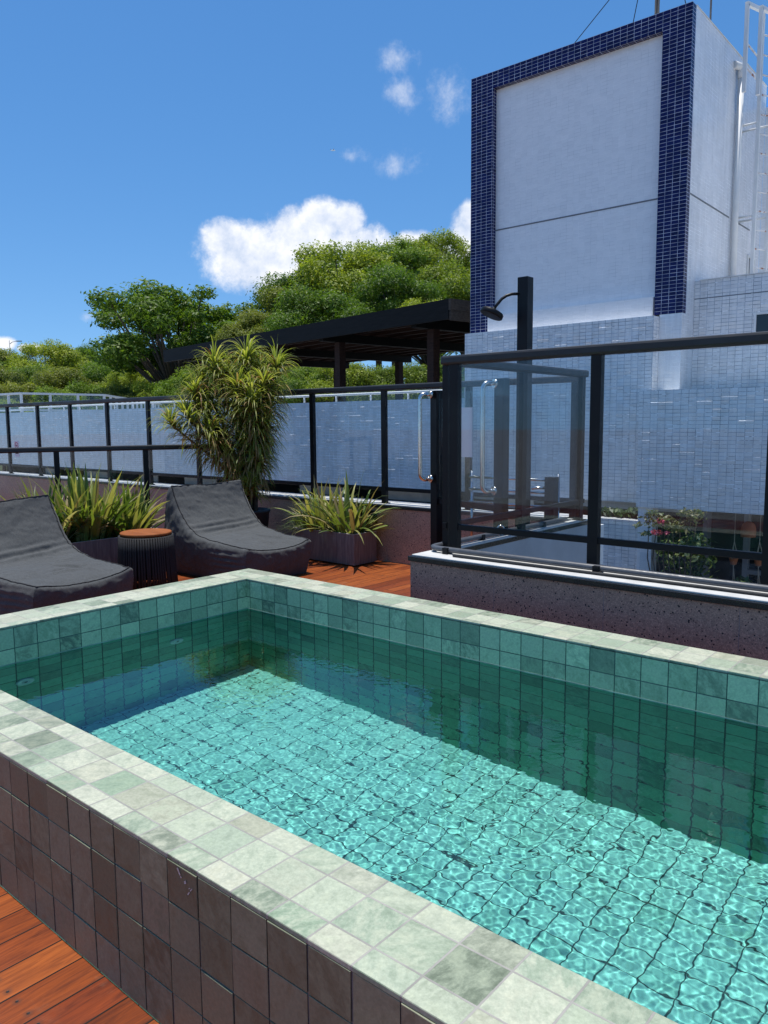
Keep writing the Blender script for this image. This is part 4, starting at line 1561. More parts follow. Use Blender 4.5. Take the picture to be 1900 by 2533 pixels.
def planter(label, a, b_, h, zb=0.012):
    t = thing('planter', label, 'planter', (a[0], a[1], 0))
    w = 0.018
    mb = MB()
    x0, y0, x1, y1 = a[0], a[1], b_[0], b_[1]
    mb.box((x0, y0, zb), (x1, y0 + w, h - 0.004))
    mb.box((x0, y1 - w, zb), (x1, y1, h - 0.004))
    mb.box((x0, y0 + w, zb), (x0 + w, y1 - w, h - 0.004))
    mb.box((x1 - w, y0 + w, zb), (x1, y1 - w, h - 0.004))
    mb.build('box', M_BOX, t)
    mb = MB()
    mb.box((x0 - 0.002, y0 - 0.002, h - 0.004), (x1 + 0.002, y0 + w + 0.003, h + 0.002), bevel=0.0015)
    mb.box((x0 - 0.002, y1 - w - 0.003, h - 0.004), (x1 + 0.002, y1 + 0.002, h + 0.002), bevel=0.0015)
    mb.box((x0 - 0.002, y0 + w + 0.003, h - 0.004), (x0 + w + 0.003, y1 - w - 0.003, h + 0.002), bevel=0.0015)
    mb.box((x1 - w - 0.003, y0 + w + 0.003, h - 0.004), (x1 + 0.002, y1 - w - 0.003, h + 0.002), bevel=0.0015)
    mb.build('rim', M_RIM, t)
    mb = MB()
    mb.box((x0 + w, y0 + w, 0.03), (x1 - w, y1 - w, h - 0.035))
    mb.build('soil', M_SOIL, t)
    return t


planter('weathered grey box planter behind the round table, its rim at table height', (-3.05, 0.0), (-2.62, 1.28), 0.335)
planter('weathered grey box planter by the far wall, right of the bean bags', (-2.10, 2.285), (-1.270, 2.595), 0.297)


# ------------------------------------------------------------------ leaves
def leaf_mat(name, tones, rough=0.42, transl=0.35, spec=0.35):
    m = bpy.data.materials.new(name)
    m.use_nodes = True
    nt = m.node_tree
    nt.nodes.clear()
    b = NB(nt)
    out = b.n('ShaderNodeOutputMaterial')
    p = b.n('ShaderNodeBsdfPrincipled')
    rnd = b.n('ShaderNodeNewGeometry').outputs['Random Per Island']
    orr = b.n('ShaderNodeObjectInfo').outputs['Random']
    n = len(tones)
    col = b.ramp(rnd, [(i / (n - 1), t) for i, t in enumerate(tones)])
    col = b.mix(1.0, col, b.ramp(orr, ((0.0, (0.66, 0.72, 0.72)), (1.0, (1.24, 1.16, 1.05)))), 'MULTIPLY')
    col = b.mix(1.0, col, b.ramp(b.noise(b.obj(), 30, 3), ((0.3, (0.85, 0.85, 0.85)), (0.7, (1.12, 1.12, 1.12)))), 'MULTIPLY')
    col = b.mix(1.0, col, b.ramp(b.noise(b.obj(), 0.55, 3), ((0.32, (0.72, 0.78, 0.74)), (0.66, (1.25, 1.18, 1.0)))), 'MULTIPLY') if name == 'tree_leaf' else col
    b.put(p.inputs['Base Color'], col)
    p.inputs['Roughness'].default_value = rough
    p.inputs['Specular IOR Level'].default_value = spec
    tr = b.n('ShaderNodeBsdfTranslucent')
    b.put(tr.inputs[0], b.mix(1.0, col, (1.25, 1.35, 0.6), 'MULTIPLY'))
    mx = b.n('ShaderNodeMixShader')
    mx.inputs[0].default_value = transl
    nt.links.new(p.outputs[0], mx.inputs[1])
    nt.links.new(tr.outputs[0], mx.inputs[2])
    nt.links.new(mx.outputs[0], out.inputs[0])
    return m


M_STRAP = leaf_mat('strap_leaf_green', [(0.05, 0.095, 0.02), (0.13, 0.19, 0.035), (0.22, 0.28, 0.06), (0.08, 0.14, 0.035), (0.38, 0.38, 0.12), (0.14, 0.20, 0.04), (0.46, 0.42, 0.15), (0.10, 0.15, 0.04)])
M_DRY = leaf_mat('dry_leaf', [(0.42, 0.34, 0.18), (0.30, 0.20, 0.09), (0.50, 0.45, 0.28), (0.24, 0.14, 0.07)], 0.6)
M_GRASS = leaf_mat('fine_grass', [(0.09, 0.14, 0.04), (0.15, 0.20, 0.06), (0.22, 0.24, 0.09), (0.12, 0.16, 0.05)])
M_DRAC = leaf_mat('dracaena_leaf', [(0.16, 0.21, 0.04), (0.30, 0.35, 0.065), (0.42, 0.43, 0.09), (0.21, 0.27, 0.05), (0.54, 0.50, 0.16), (0.35, 0.38, 0.08)], transl=0.5)
M_DRACD = leaf_mat('dracaena_dry_leaf', [(0.34, 0.20, 0.08), (0.24, 0.13, 0.05), (0.42, 0.30, 0.14), (0.28, 0.20, 0.08)], 0.6)
M_BARK = darkwood('grey_brown_bark', (0.06, 0.045, 0.035), (0.16, 0.125, 0.10))


class Blades:
    """arched, folded leaf blades collected in one mesh"""

    def __init__(s):
        s.v, s.f = [], []

    def blade(s, base, az, el, L, w, droop, n=7, fold=0.25, twist=0.0):
        pos = Vector(base)
        d0 = Vector((math.cos(az) * math.cos(el), math.sin(az) * math.cos(el), math.sin(el)))
        side0 = Vector((-math.sin(az), math.cos(az), 0))
        k0 = len(s.v)
        step = L / n
        d = d0.copy()
        for i in range(n + 1):
            t = i / n
            ww = w * (0.45 + 0.55 * min(1, t * 4)) * max(0.04, (1 - t ** 2.6))
            side = (side0 + Vector((0, 0, twist * t))).normalized()
            nrm = side.cross(d).normalized()
            s.v += [pos - side * ww / 2 + nrm * fold * ww * 0.5, pos, pos + side * ww / 2 + nrm * fold * ww * 0.5]
            pos = pos + d * step
            d = (d + Vector((0, 0, -droop * step * (0.4 + 1.4 * t)))).normalized()
        for i in range(n):
            a = k0 + 3 * i
            s.f += [(a, a + 1, a + 4, a + 3), (a + 1, a + 2, a + 5, a + 4)]

    def build(s, name, mat, parent):
        return raw_mesh(name, [tuple(q) for q in s.v], s.f, mat, parent, smooth=True)


def strap_plant(label, cat, c, r, n, Lr, wr, elr, droop, dry, seed, group, zc, sy=1.0):
    rg = random.Random(seed)
    t = thing('strap_leaf_plant', label, cat, (c[0], c[1], zc), group)
    g, d = Blades(), Blades()
    for i in range(n):
        a = rg.uniform(0, 2 * math.pi)
        rr = r * math.sqrt(rg.random())
        b0 = (c[0] + rr * math.cos(a), c[1] + rr * sy * math.sin(a), zc)
        az = a + rg.gauss(0, 0.9)
        el = rg.uniform(*elr)
        L = rg.uniform(*Lr)
        dd = d if rg.random() < dry else g
        dd.blade(b0, az, el, L, rg.uniform(*wr), rg.uniform(0.6, 1.0) * droop, twist=rg.uniform(-0.5, 0.5))
    g.build('leaves', M_STRAP, t)
    d.build('dry_leaves', M_DRY, t)
    return t


GL = 'strap leaved plants in the planter behind the table'
ZL = 0.30
strap_plant('yellow green strap leaved clump at the left end of the planter behind the table', 'plant', (-2.88, 0.24), 0.14, 120, (0.32, 0.66), (0.030, 0.058), (0.55, 1.5), 2.6, 0.20, 1, GL, ZL)
strap_plant('tallest strap leaved clump in the middle of the planter behind the table', 'plant', (-2.84, 0.56), 0.16, 135, (0.38, 0.74), (0.032, 0.060), (0.8, 1.54), 1.8, 0.13, 2, GL, ZL)
strap_plant('strap leaved clump with pale curling tips, just left of the right bean bag', 'plant', (-2.82, 0.95), 0.16, 130, (0.30, 0.60), (0.030, 0.056), (0.6, 1.5), 2.4, 0.18, 3, GL, ZL)
GR = 'strap leaved plants in the planter by the far wall'
ZR = 0.265
strap_plant('drooping strap leaved clump at the right end of the planter by the far wall', 'plant', (-1.48, 2.44), 0.13, 80, (0.32, 0.68), (0.026, 0.052), (0.35, 1.5), 3.0, 0.26, 5, GR, ZR)
strap_plant('upright strap leaved clump in the middle of the planter by the far wall', 'plant', (-1.80, 2.44), 0.14, 85, (0.28, 0.58), (0.024, 0.048), (0.5, 1.5), 2.6, 0.22, 8, GR, ZR)
rg = random.Random(11)
gt = thing('grass_tuft', 'fine arching grass tuft at the left end of the planter by the far wall', 'grass', (-2.0, 2.42, ZR))
g = Blades()
for i in range(420):
    a = rg.uniform(0, 6.283)
    rr = 0.15 * math.sqrt(rg.random())
    g.blade((-1.98 + rr * math.cos(a), 2.42 + 0.8 * rr * math.sin(a), ZR), a + rg.gauss(0, 0.7), rg.uniform(0.2, 1.4), rg.uniform(0.16, 0.40), 0.0045, 3.6 * rg.uniform(0.6, 1.2), n=6)
g.build('blades', M_GRASS, gt)

# ------------------------------------------------------------------ tall dracaena in its pot
DB = Vector((-2.72, 2.30, 0.0))
dpot = thing('plant_pot', 'dark round pot of the tall plant behind the right bean bag', 'pot', tuple(DB))
mb = MB()
mb.lathe(tuple(DB), [(0.13, 0.0), (0.145, 0.02), (0.185, 0.40), (0.195, 0.41), (0.197, 0.43), (0.18, 0.435), (0.17, 0.41)], 32)
mb.build('pot', simple('dark_grey_pot', (0.03, 0.03, 0.033), 0.55), dpot)
drac = thing('tall_dracaena', 'tall branching plant with shaggy drooping yellow green leaves behind the right bean bag', 'plant', (DB.x, DB.y, 0.40))
SC_ = 0.2411
tips = [(620, 200, 7.85, 1.0), (950, 140, 7.9, 1.15), (1260, 230, 7.9, 1.05), (1090, 260, 8.1, 0.9), (415, 520, 7.75, 1.0), (330, 720, 7.6, 1.0), (165, 800, 7.7, 0.85), (760, 330, 8.1, 0.9),
        (1010, 570, 7.6, 1.0), (1190, 560, 7.8, 0.9), (880, 760, 7.75, 0.85), (560, 880, 7.65, 0.85), (1110, 960, 7.85, 0.95), (930, 1000, 7.7, 0.8), (1160, 790, 7.7, 0.85),
        (1080, 1180, 7.75, 0.85), (840, 1330, 7.75, 0.55), (980, 1450, 7.7, 0.6), (680, 1050, 7.8, 0.7), (500, 360, 7.9, 0.85), (860, 420, 7.7, 0.95), (1130, 400, 7.7, 0.95), (520, 680, 7.75, 0.8), (1000, 860, 7.95, 0.8)]
rg = random.Random(21)
lv_, dv_ = Blades(), Blades()
for k, (px_, py_, dep, sc) in enumerate(tips):
    tip = at_depth(380 + px_ * SC_, 820 + py_ * SC_, dep) + Vector((0, 0, -0.14))
    root = Vector((DB.x + rg.uniform(-0.06, 0.06), DB.y + rg.uniform(-0.06, 0.06), 0.40))
    mid = root.lerp(tip, 0.5)
    mid.x += (root.x - tip.x) * 0.18
    mid.y += (root.y - tip.y) * 0.18
    mid += Vector((rg.uniform(-0.04, 0.04), rg.uniform(-0.04, 0.04), 0.02))
    path = [cr([tuple(root), tuple(root.lerp(mid, 0.5) + Vector((0, 0, 0.03))), tuple(mid), tuple(mid.lerp(tip, 0.55)), tuple(tip)], i / 14) for i in range(15)]
    mb = MB()
    mb.tube(path, [0.017 - 0.008 * i / 14 for i in range(15)], 7)
    mb.build('stem', M_BARK, drac)
    nl = int(270 * sc)
    Lst = (tip - root).length
    for i in range(nl):
        f = rg.random() ** 1.6
        down = f * min(0.5, 0.36 / Lst * 1.5)
        q = cr([tuple(p_) for p_ in path], 1 - down)
        az = rg.uniform(0, 2 * math.pi)
        el = 1.2 - 1.25 * (f ** 0.5) + rg.gauss(0, 0.22)
        L = rg.uniform(0.20, 0.37) * sc ** 0.5
        dead = rg.random() < (0.06 + 0.50 * f)
        (dv_ if dead else lv_).blade(q, az, el, L, rg.uniform(0.012, 0.022), (7.4 if not dead else 9.5) * rg.uniform(0.75, 1.25), n=7, fold=0.3)
lv_.build('leaves', M_DRAC, drac)
dv_.build('dry_leaves', M_DRACD, drac)

# no-smoking sticker on the far glass
ns = thing('no_smoking_sign', 'small white no smoking sticker on a pane of the far railing, at the left', 'sign', (-8.93, 2.735, 1.0))
nx, nz = -8.93, 0.95
mb = MB()
mb.box((nx - 0.075, 2.731, nz - 0.13), (nx + 0.075, 2.7335, nz + 0.12))
mb.build('card', M_PAPER, ns)
M_RED = simple('red_print', (0.55, 0.02, 0.03), 0.5)
mb = MB()
ring = [(math.cos(i * math.pi / 16), math.sin(i * math.pi / 16)) for i in range(32)]
for i in range(32):
    a, c = ring[i], ring[(i + 1) % 32]
    mb.poly([(nx + a[0] * r_, 2.7298, nz + 0.045 + a[1] * r_) for r_ in (0.046, 0.058)] + [(nx + c[0] * r_, 2.7298, nz + 0.045 + c[1] * r_) for r_ in (0.058, 0.046)])
mb.poly([(nx - 0.039, 2.7296, nz + 0.078), (nx - 0.033, 2.7296, nz + 0.084), (nx + 0.039, 2.7296, nz + 0.012), (nx + 0.033, 2.7296, nz + 0.006)])
mb.build('red_ring', M_RED, ns)
mb = MB()
mb.poly([(nx - 0.035, 2.7302, nz + 0.038), (nx + 0.03, 2.7302, nz + 0.038), (nx + 0.03, 2.7302, nz + 0.05), (nx - 0.035, 2.7302, nz + 0.05)])
mb.poly([(nx - 0.055, 2.7302, nz - 0.085), (nx + 0.055, 2.7302, nz - 0.085), (nx + 0.055, 2.7302, nz - 0.060), (nx - 0.055, 2.7302, nz - 0.060)])
mb.build('black_print', M_RUBBER, ns)
# ================================================================ veranda plants, trees, hill, small far things
def leaf_cloud(n, centres, size, rg, flat=0.5):
    """n leaf quads spread through ellipsoid clumps; centres = (x, y, z, rx, ry, rz)"""
    C_ = np.array([c[:3] for c in centres])
    Rr = np.array([c[3:6] for c in centres])
    wts = (Rr[:, 0] * Rr[:, 1] + Rr[:, 0] * Rr[:, 2]) ** 0.9
    pick = rg.choice(len(centres), n, p=wts / wts.sum())
    d = rg.normal(size=(n, 3))
    d /= np.linalg.norm(d, axis=1)[:, None]
    rad = (0.62 + 0.40 * rg.rand(n)) ** 1.0
    stray = rg.rand(n) < 0.34
    rad = np.where(stray, 0.25 + 0.95 * rg.rand(n), rad)
    lump = 1 + 0.22 * np.sin(d[:, 0] * 5 + pick) * np.sin(d[:, 1] * 6 + 2 * pick) + 0.14 * np.sin(d[:, 2] * 9 + d[:, 0] * 7 + pick)
    pos = C_[pick] + d * Rr[pick] * (rad * lump)[:, None]
    nrm = d * 0.8 + np.array([0, 0, flat]) + rg.normal(size=(n, 3)) * 0.55
    nrm /= np.linalg.norm(nrm, axis=1)[:, None]
    a = np.cross(nrm, rg.normal(size=(n, 3)))
    a /= np.linalg.norm(a, axis=1)[:, None]
    b = np.cross(nrm, a)
    s = size * (0.55 + 0.9 * rg.rand(n))[:, None]
    v = np.stack([pos - a * s, pos - b * s * 0.42 + nrm * s * 0.1, pos + a * s, pos + b * s * 0.42 + nrm * s * 0.1], 1).reshape(-1, 3)
    f = np.arange(4 * n).reshape(n, 4)
    return v, f


M_BOUG = leaf_mat('bougainvillea_leaf', [(0.05, 0.09, 0.02), (0.10, 0.15, 0.04), (0.26, 0.25, 0.10), (0.36, 0.29, 0.16), (0.08, 0.12, 0.03)])
M_DKLF = leaf_mat('shade_plant_leaf', [(0.03, 0.06, 0.015), (0.06, 0.11, 0.03), (0.09, 0.14, 0.04), (0.20, 0.24, 0.10)])
M_PINK = leaf_mat('pink_bract', [(0.45, 0.05, 0.13), (0.55, 0.12, 0.2), (0.38, 0.04, 0.11)], 0.5)
nrg = np.random.RandomState(5)
bg_ = thing('bougainvillea', 'straggly climbing plant with pink flowers on the veranda under the white tiled wall', 'plant', (-0.3, 7.1, -2.5))
cs = [(-0.33, 7.1, 0.02, 0.22, 0.12, 0.10), (-0.08, 7.1, -0.04, 0.2, 0.12, 0.10), (0.14, 7.1, 0.10, 0.14, 0.1, 0.09), (0.02, 7.12, 0.12, 0.10, 0.1, 0.05), (-0.60, 7.1, -0.07, 0.05, 0.05, 0.04), (-0.5, 7.1, -0.17, 0.08, 0.06, 0.03), (-0.42, 7.1, 0.10, 0.10, 0.08, 0.05)]
v, f = leaf_cloud(620, cs, 0.032, nrg)
raw_mesh('leaves', v, f, M_BOUG, bg_)
v, f = leaf_cloud(60, [(-0.25, 7.02, 0.0, 0.055, 0.04, 0.045), (-0.31, 7.02, -0.14, 0.06, 0.04, 0.045), (-0.19, 7.02, -0.13, 0.03, 0.03, 0.03)], 0.03, nrg)
raw_mesh('flowers', v, f, M_PINK, bg_)
for i in range(9):
    mb = MB()
    x_ = -0.45 + 0.07 * i
    mb.tube([(x_ * 0.6, 7.35, -2.5), (x_ * 0.7 + 0.02 * (i % 3), 7.25, -1.5), (x_ - 0.03, 7.15, -0.5), (x_ + 0.05 * math.sin(i), 7.1, 0.05)], [0.014, 0.011, 0.008, 0.004], 6)
    mb.build('stem', M_BARK, bg_)
vp_ = thing('veranda_shrub', 'leafy green shrub growing on the veranda below the pink flowers', 'plant', (0.0, 7.5, -2.5))
cs = [(-0.28, 7.4, -0.45, 0.20, 0.2, 0.22), (-0.05, 7.45, -0.62, 0.22, 0.2, 0.25), (0.18, 7.4, -0.45, 0.16, 0.2, 0.25), (-0.2, 7.5, -1.1, 0.3, 0.25, 0.3), (0.2, 7.5, -1.05, 0.3, 0.25, 0.3), (0.1, 7.2, -0.22, 0.12, 0.1, 0.09), (0.02, 7.25, -0.3, 0.12, 0.1, 0.12)]
v, f = leaf_cloud(1900, cs, 0.038, nrg)
raw_mesh('leaves', v, f, M_DKLF, vp_)
vq = thing('veranda_vine', 'pale variegated trailing leaves catching the sun in the middle of the veranda', 'plant', (0.1, 7.1, -0.3))
cs = [(-0.02, 7.08, -0.30, 0.03, 0.03, 0.09), (0.06, 7.08, -0.36, 0.03, 0.03, 0.06), (0.20, 7.08, -0.28, 0.03, 0.03, 0.12), (0.17, 7.08, -0.42, 0.04, 0.03, 0.05)]
v, f = leaf_cloud(90, cs, 0.034, nrg)
M_PALE = leaf_mat('pale_leaf', [(0.45, 0.50, 0.28), (0.55, 0.56, 0.36), (0.30, 0.36, 0.15)], 0.4)
raw_mesh('leaves', v, f, M_PALE, vq)
pk = thing('planter_shrub', 'dark fern like leaves in the narrow opening left of the white pillar', 'plant', (-1.1, 7.8, 0.0))
v, f = leaf_cloud(260, [(-1.25, 7.78, -0.02, 0.25, 0.1, 0.07), (-0.9, 7.78, 0.0, 0.16, 0.1, 0.08)], 0.05, nrg)
raw_mesh('leaves', v, f, M_DKLF, pk)
M_TERRA = simple('terracotta', (0.30, 0.115, 0.055), 0.8, var=0.15)
M_CORD = simple('pale_cord', (0.40, 0.36, 0.30), 0.8)


def hang_pot(label, x, y, z, r, h, ztop, dome=False):
    t = thing('hanging_pot', label, 'hanging pot', (x, y, z), 'hanging pots on the veranda')
    mb = MB()
    if dome:
        mb.lathe((x, y, z), [(r * 0.98, 0), (r, h * 0.3), (r * 0.95, h * 0.62), (r * 0.75, h * 0.85), (r * 0.35, h), (r * 0.1, h * 1.02)], 20)
    else:
        mb.lathe((x, y, z), [(r * 0.6, 0), (r * 0.75, h * 0.1), (r, h * 0.85), (r * 1.08, h * 0.86), (r * 1.08, h), (r * 0.95, h)], 20)
    mb.build('pot', M_TERRA, t)
    mb = MB()
    top = Vector((x, y, ztop))
    for k in range(3 if not dome else 1):
        a = k * 2.094 + 0.4
        e = Vector((x + r * math.cos(a), y + r * math.sin(a), z + h * 0.9)) if not dome else Vector((x, y, z + h))
        kn = Vector((x, y, z + h + 0.22)) if not dome else e.lerp(top, 0.5)
        mb.tube([e, kn, top], 0.005, 5)
        if not dome:
            mb.tube([e, Vector((x, y, z - 0.03)), Vector((x + 0.02 * k, y, z - 0.32))], 0.004, 5)
    mb.build('cord', M_CORD, t)
    return t


hang_pot('large domed terracotta hanging pot on a single cord under the veranda ceiling', 0.53, 8.0, -0.23, 0.095, 0.20, 0.138, True)
hang_pot('small terracotta pot in a cord hanger, left of the domed pot', 0.36, 8.0, -0.62, 0.055, 0.09, 0.138)
hang_pot('small terracotta pot in a cord hanger, right of the domed pot', 0.66, 8.05, -0.61, 0.058, 0.10, 0.138)
hang_pot('terracotta pot in a cord hanger at the right edge of the view', 0.98, 8.05, -0.58, 0.06, 0.10, 0.138)
tgm = MB()
tgm.box((0.505, 7.90, -0.50), (0.575, 7.903, -0.42), rotz=0.2)
tag(tgm.build('paper_tag', M_PAPER), 'small white paper tag dangling among the hanging pots', 'tag')
hv = thing('veranda_floor_plant', 'broad leaved green plant standing low at the right of the veranda', 'plant', (0.6, 7.6, -2.5))
v, f = leaf_cloud(420, [(0.62, 7.5, -0.80, 0.16, 0.15, 0.12), (0.3, 7.4, -0.85, 0.15, 0.15, 0.12), (0.0, 7.3, -0.9, 0.2, 0.15, 0.12)], 0.055, nrg)
raw_mesh('leaves', v, f, M_DKLF, hv)

# ---- hill
def hill_z(x, y):
    d = (Vector((x, y, 0)) - Vector((CAM.x, CAM.y, 0))).dot(Vector((fw.x, fw.y, 0)).normalized())
    t = min(max((d - 22) / 60, 0), 1)
    t = t * t * (3 - 2 * t)
    return -8.95 + 12.5 * t + 1.2 * mnoise.noise(Vector((x * 0.03, y * 0.03, 0)))


hv_, hf_ = [], []
nx_, ny_ = 70, 60
for i in range(nx_ + 1):
    for j in range(ny_ + 1):
        x_, y_ = -260 + 330 * i / nx_, 16 + 280 * j / ny_
        hv_.append((x_, y_, hill_z(x_, y_)))
for i in range(nx_):
    for j in range(ny_):
        a = i * (ny_ + 1) + j
        hf_.append((a, a + ny_ + 1, a + ny_ + 2, a + 1))
raw_mesh('hill', hv_, hf_, simple('hill_soil', (0.035, 0.045, 0.018), 0.95, var=0.4, scale=0.4), kind='structure', smooth=True)


def crown_tones(k):
    base = [[(0.089, 0.16, 0.021), (0.149, 0.239, 0.03), (0.208, 0.305, 0.042), (0.111, 0.196, 0.025), (0.178, 0.268, 0.035)], [(0.164, 0.225, 0.03), (0.238, 0.305, 0.042), (0.327, 0.392, 0.064), (0.194, 0.254, 0.035), (0.267, 0.326, 0.048)], [(0.133, 0.167, 0.033), (0.186, 0.225, 0.044), (0.238, 0.268, 0.058), (0.149, 0.189, 0.037), (0.26, 0.275, 0.067)]][k]
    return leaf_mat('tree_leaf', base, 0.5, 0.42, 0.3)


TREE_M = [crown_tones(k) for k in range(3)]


def tree_proto(seed, h, rad, trunk_h, nclump, nleaf, size, mat, flat=0.75, spread=1.0, open_=False):
    """tree of height h standing at the origin: trunk, limbs (one mesh with the trunk) and a crown of leaf clumps"""
    rg = np.random.RandomState(seed)
    cen = []
    cz = (h + trunk_h) / 2
    rz = (h - trunk_h) / 2
    for i in range(nclump):
        while True:
            d = rg.normal(size=3)
            d /= np.linalg.norm(d)
            if d[2] > -0.55:
                break
        q = 0.48 + 0.46 * rg.rand() if not open_ else 0.45 + 0.55 * rg.rand()
        s = (0.13 + 0.17 * rg.rand() ** 1.5) * (0.9 if open_ else 1.0)
        r_ = rad * s * 1.15
        cen.append((d[0] * rad * q * spread, d[1] * rad * q * spread, cz + d[2] * rz * q, r_, r_, r_ * flat))
    if not open_:
        cen.append((0, 0, cz - rz * 0.1, rad * 0.62, rad * 0.62, rz * 0.62))
    v, f = leaf_cloud(nleaf, cen, size, rg)
    root = thing('tree', 'tree', 'tree', (0, 0, 0))
    raw_mesh('crown', v, f, mat, root)
    mb = MB()
    tr = rad * 0.055
    mb.tube([(0, 0, -3), (0.1, 0, trunk_h * 0.5), (0.15, 0.1, trunk_h), (0.1, 0.0, cz)], [tr * 1.3, tr, tr * 0.8, tr * 0.45], 9)
    for c in cen[:nclump]:
        a = Vector((0.12, 0.05, trunk_h * (0.75 + 0.3 * rg.rand())))
        e = Vector(c[:3])
        m_ = a.lerp(e, 0.5) + Vector((0, 0, -0.06 * (e - a).length + 0.3))
        mb.tube([a, m_, e], [tr * 0.5, tr * 0.3, tr * 0.1], 6)
    mb.build('trunk', M_BARK, root)
    return root


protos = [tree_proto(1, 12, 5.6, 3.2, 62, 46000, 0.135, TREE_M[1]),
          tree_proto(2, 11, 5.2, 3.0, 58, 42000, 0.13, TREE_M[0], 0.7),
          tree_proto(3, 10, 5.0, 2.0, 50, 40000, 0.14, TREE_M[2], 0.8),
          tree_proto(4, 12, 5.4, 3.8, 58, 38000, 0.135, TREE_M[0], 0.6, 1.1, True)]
used = [False] * 4


def tree(label, name, k, px_, ptop, dep, wpx, group=None, rot=None, hfac=1.0):
    """tree whose crown top is seen at photo point (px_, ptop) at a distance dep, wpx wide in the photo"""
    top = at_depth(px_, ptop, dep)
    p = protos[k]
    H0 = (12, 11, 10, 12)[k]
    R0 = (5.6, 5.2, 5.0, 5.4)[k]
    sw = (wpx / 1915.8 * dep) / (2 * R0 * 0.93)
    gz = hill_z(top.x, top.y)
    sh = sw * hfac
    rot = random.uniform(0, 6.28) if rot is None else rot
    loc = (top.x, top.y, top.z - H0 * sh * 0.985)
    if used[k]:
        o = dup_tree(p)
    else:
        o = p
        used[k] = True
    o.name = name
    for ch in o.children:
        pass
    o.location = loc
    o.rotation_euler = (0, 0, rot)
    o.scale = (sw, sw, sh)
    o['label'] = label
    if group:
        o['group'] = group
    return o


# the open, dark green tree left of the pergola
tree('dark green open branched tree left of the pergola roof, standing out against the sky', 'broad_tree', 3, 422, 700, 48, 400, rot=0.6, hfac=0.85)
# the tall mass of trees right of it, above the pergola
GT = 'tall trees above the pergola'
tree('tall olive green tree behind the middle of the pergola, under the big cloud', 'hillside_tree', 0, 850, 600, 46, 300, GT, 0.4)
tree('highest bright green tree top, close to the left edge of the tower', 'hillside_tree', 0, 1075, 575, 56, 200, GT, 2.1)
tree('olive tree half hidden behind the blue framed tower', 'hillside_tree', 0, 1150, 640, 44, 260, GT, 3.3)
tree('rounded olive tree at the left shoulder of the tall tree mass', 'hillside_tree', 2, 700, 720, 42, 200, GT, 1.2)
tree('bushy green tree just above the pergola roof edge, right of the middle', 'hillside_tree', 1, 985, 655, 40, 240, GT, 5.0)
tree('pale green low tree above the right end of the pergola roof', 'hillside_tree', 0, 1060, 740, 36, 200, GT, 0.9)
tree('small olive tree between the dark open tree and the tall tree mass', 'hillside_tree', 2, 620, 775, 40, 150, GT, 2.9)
tree('tree with a gappy top under the right end of the big cloud', 'hillside_tree', 3, 935, 596, 50, 220, GT, 4.1)
tree('dense tree filling the middle of the mass behind the pergola', 'hillside_tree', 1, 790, 720, 38, 260, GT, 0.2)
tree('olive tree rising behind the left half of the pergola, left of the tall tree', 'hillside_tree', 1, 745, 655, 47, 260, GT, 2.4)
tree('bright tree between the tall olive tree and the highest tree top', 'hillside_tree', 0, 975, 592, 53, 250, GT, 5.6)
# the wooded slope on the left: layers of trees, each its own
GW = 'trees of the wooded slope on the left'
slope = [
    (20, 868, 86, 130, 2), (120, 842, 78, 150, 0), (195, 856, 84, 90, 1), (262, 872, 88, 110, 1), (330, 866, 80, 130, 2), (-50, 872, 84, 130, 1),
    (70, 905, 66, 130, 1), (165, 915, 60, 150, 2), (255, 895, 64, 130, 1), (330, 905, 56, 130, 0), (400, 880, 60, 140, 1), (480, 860, 58, 150, 1), (560, 850, 56, 140, 0), (-20, 915, 62, 150, 2),
    (40, 950, 50, 130, 2), (140, 962, 46, 120, 1), (225, 950, 48, 130, 1), (310, 955, 44, 130, 2), (390, 940, 44, 140, 0), (465, 920, 42, 150, 1), (545, 905, 40, 150, 2), (625, 880, 38, 160, 1), (700, 880, 36, 150, 0), (0, 985, 40, 120, 0),
    (770, 900, 34, 150, 1), (850, 890, 33, 150, 0), (930, 905, 33, 150, 0), (1010, 895, 32, 150, 0), (1090, 890, 34, 160, 1),
]
where = ['on the skyline at the left edge', 'brightest round tree on the skyline at the left', 'dark tree on the skyline right of the bright round tree', 'low tree on the skyline left of the open branched tree',
         'olive tree on the skyline behind the open branched tree', 'tree at the very left edge below the small cloud', 'dark tree below the skyline at the left', 'brown green rounded tree below the bright round tree',
         'green tree under the far lamp post', 'tree under the left boughs of the open branched tree', 'dark tree in the shade of the open branched tree', 'dark green tree below the trunk of the open branched tree',
         'leafy tree behind the left tip of the pergola', 'olive tree low at the left edge', 'olive bush like tree above the white fence corner', 'dark tree above the middle of the white fence',
         'green tree above the right end of the white fence', 'olive tree left of the tall potted plant, low on the slope', 'bright tree just above the far railing, left of the tall potted plant', 'dark tree behind the tall potted plant',
         'olive tree seen under the left end of the pergola roof', 'green tree seen through the pergola left of its front post', 'light green tree behind the front post of the pergola', 'yellow green tree behind the white fence at the left edge',
         'green tree seen under the pergola, right of the front post', 'light green tree under the middle of the pergola', 'light green tree seen between the pergola posts', 'light green tree behind the right pergola post', 'green tree behind the left edge of the tower, low down']
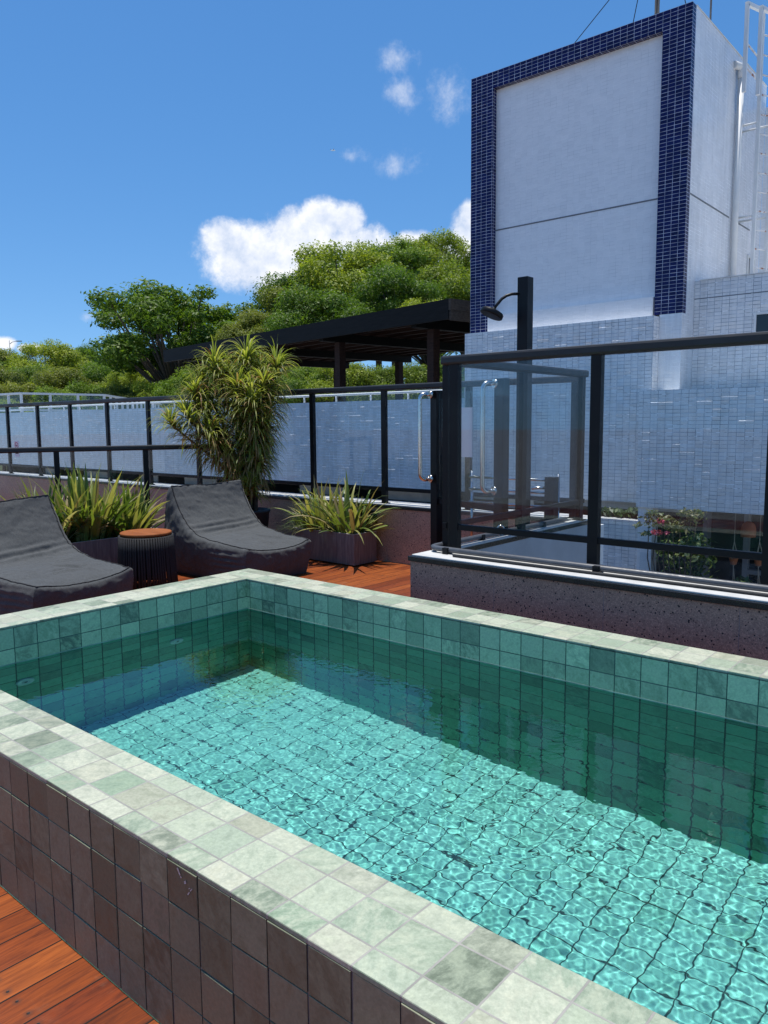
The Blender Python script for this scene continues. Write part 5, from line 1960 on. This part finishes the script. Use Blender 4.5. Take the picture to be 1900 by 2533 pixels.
for (q, lab) in zip(slope, where):
    tree(lab if 'tree' in lab else 'tree ' + lab, 'slope_tree', q[4], q[0], q[1], q[2], q[3] * 1.15, GW)

# street lamps on the ridge and a small aeroplane
M_GALV = simple('galvanised_grey', (0.30, 0.31, 0.32), 0.5)
for lab, px_, py_ in (('thin street lamp with an arm on the far left skyline', 23, 842), ('thin street lamp on the skyline left of the open branched tree', 277, 843)):
    q = at_depth(px_, py_, 100)
    t = thing('street_lamp', lab, 'street lamp', (q.x, q.y, q.z - 11))
    mb = MB()
    mb.tube([(q.x, q.y, q.z - 11), (q.x, q.y, q.z)], [0.10, 0.06], 8)
    mb.build('pole', M_GALV, t)
    mb = MB()
    e = q + rt * 0.9 + Vector((0, 0, -0.1))
    mb.tube([q + Vector((0, 0, -0.5)), q + rt * 0.35 + Vector((0, 0, -0.22)), e], 0.04, 6)
    mb.build('arm', M_GALV, t)
    mb = MB()
    mb.bar(e, e + rt * 0.7, 0.25, 0.12, bevel=0.03)
    mb.build('lamp_head', M_GALV, t)
q = at_depth(824, 372, 900)
ap = thing('aeroplane', 'tiny aeroplane in the blue sky left of the small clouds', 'aeroplane', tuple(q))
mb = MB()
f0 = (rt * 0.95 + fw * 0.3).normalized()
f0.z = 0.02
mb.tube([q - f0 * 3.2, q - f0 * 2.0, q + f0 * 1.2, q + f0 * 2.4, q + f0 * 2.9], [0.12, 0.35, 0.5, 0.35, 0.08], 8)
mb.build('fuselage', M_WHITE, ap)
sd = f0.cross(Vector((0, 0, 1))).normalized()
for sgn in (-1, 1):
    mb = MB()
    mb.bar(q + sd * 0.3 * sgn + f0 * 0.3 + Vector((0, 0, 0.3)), q + sd * 4.2 * sgn - f0 * 0.1 + Vector((0, 0, 0.45)), 0.9, 0.12)
    mb.build('wing', M_GALV, ap)
mb = MB()
mb.poly([q - f0 * 3.2, q - f0 * 2.2, q - f0 * 2.9 + Vector((0, 0, 1.2)), q - f0 * 3.4 + Vector((0, 0, 1.2))])
mb.build('tail_fin', M_GALV, ap)
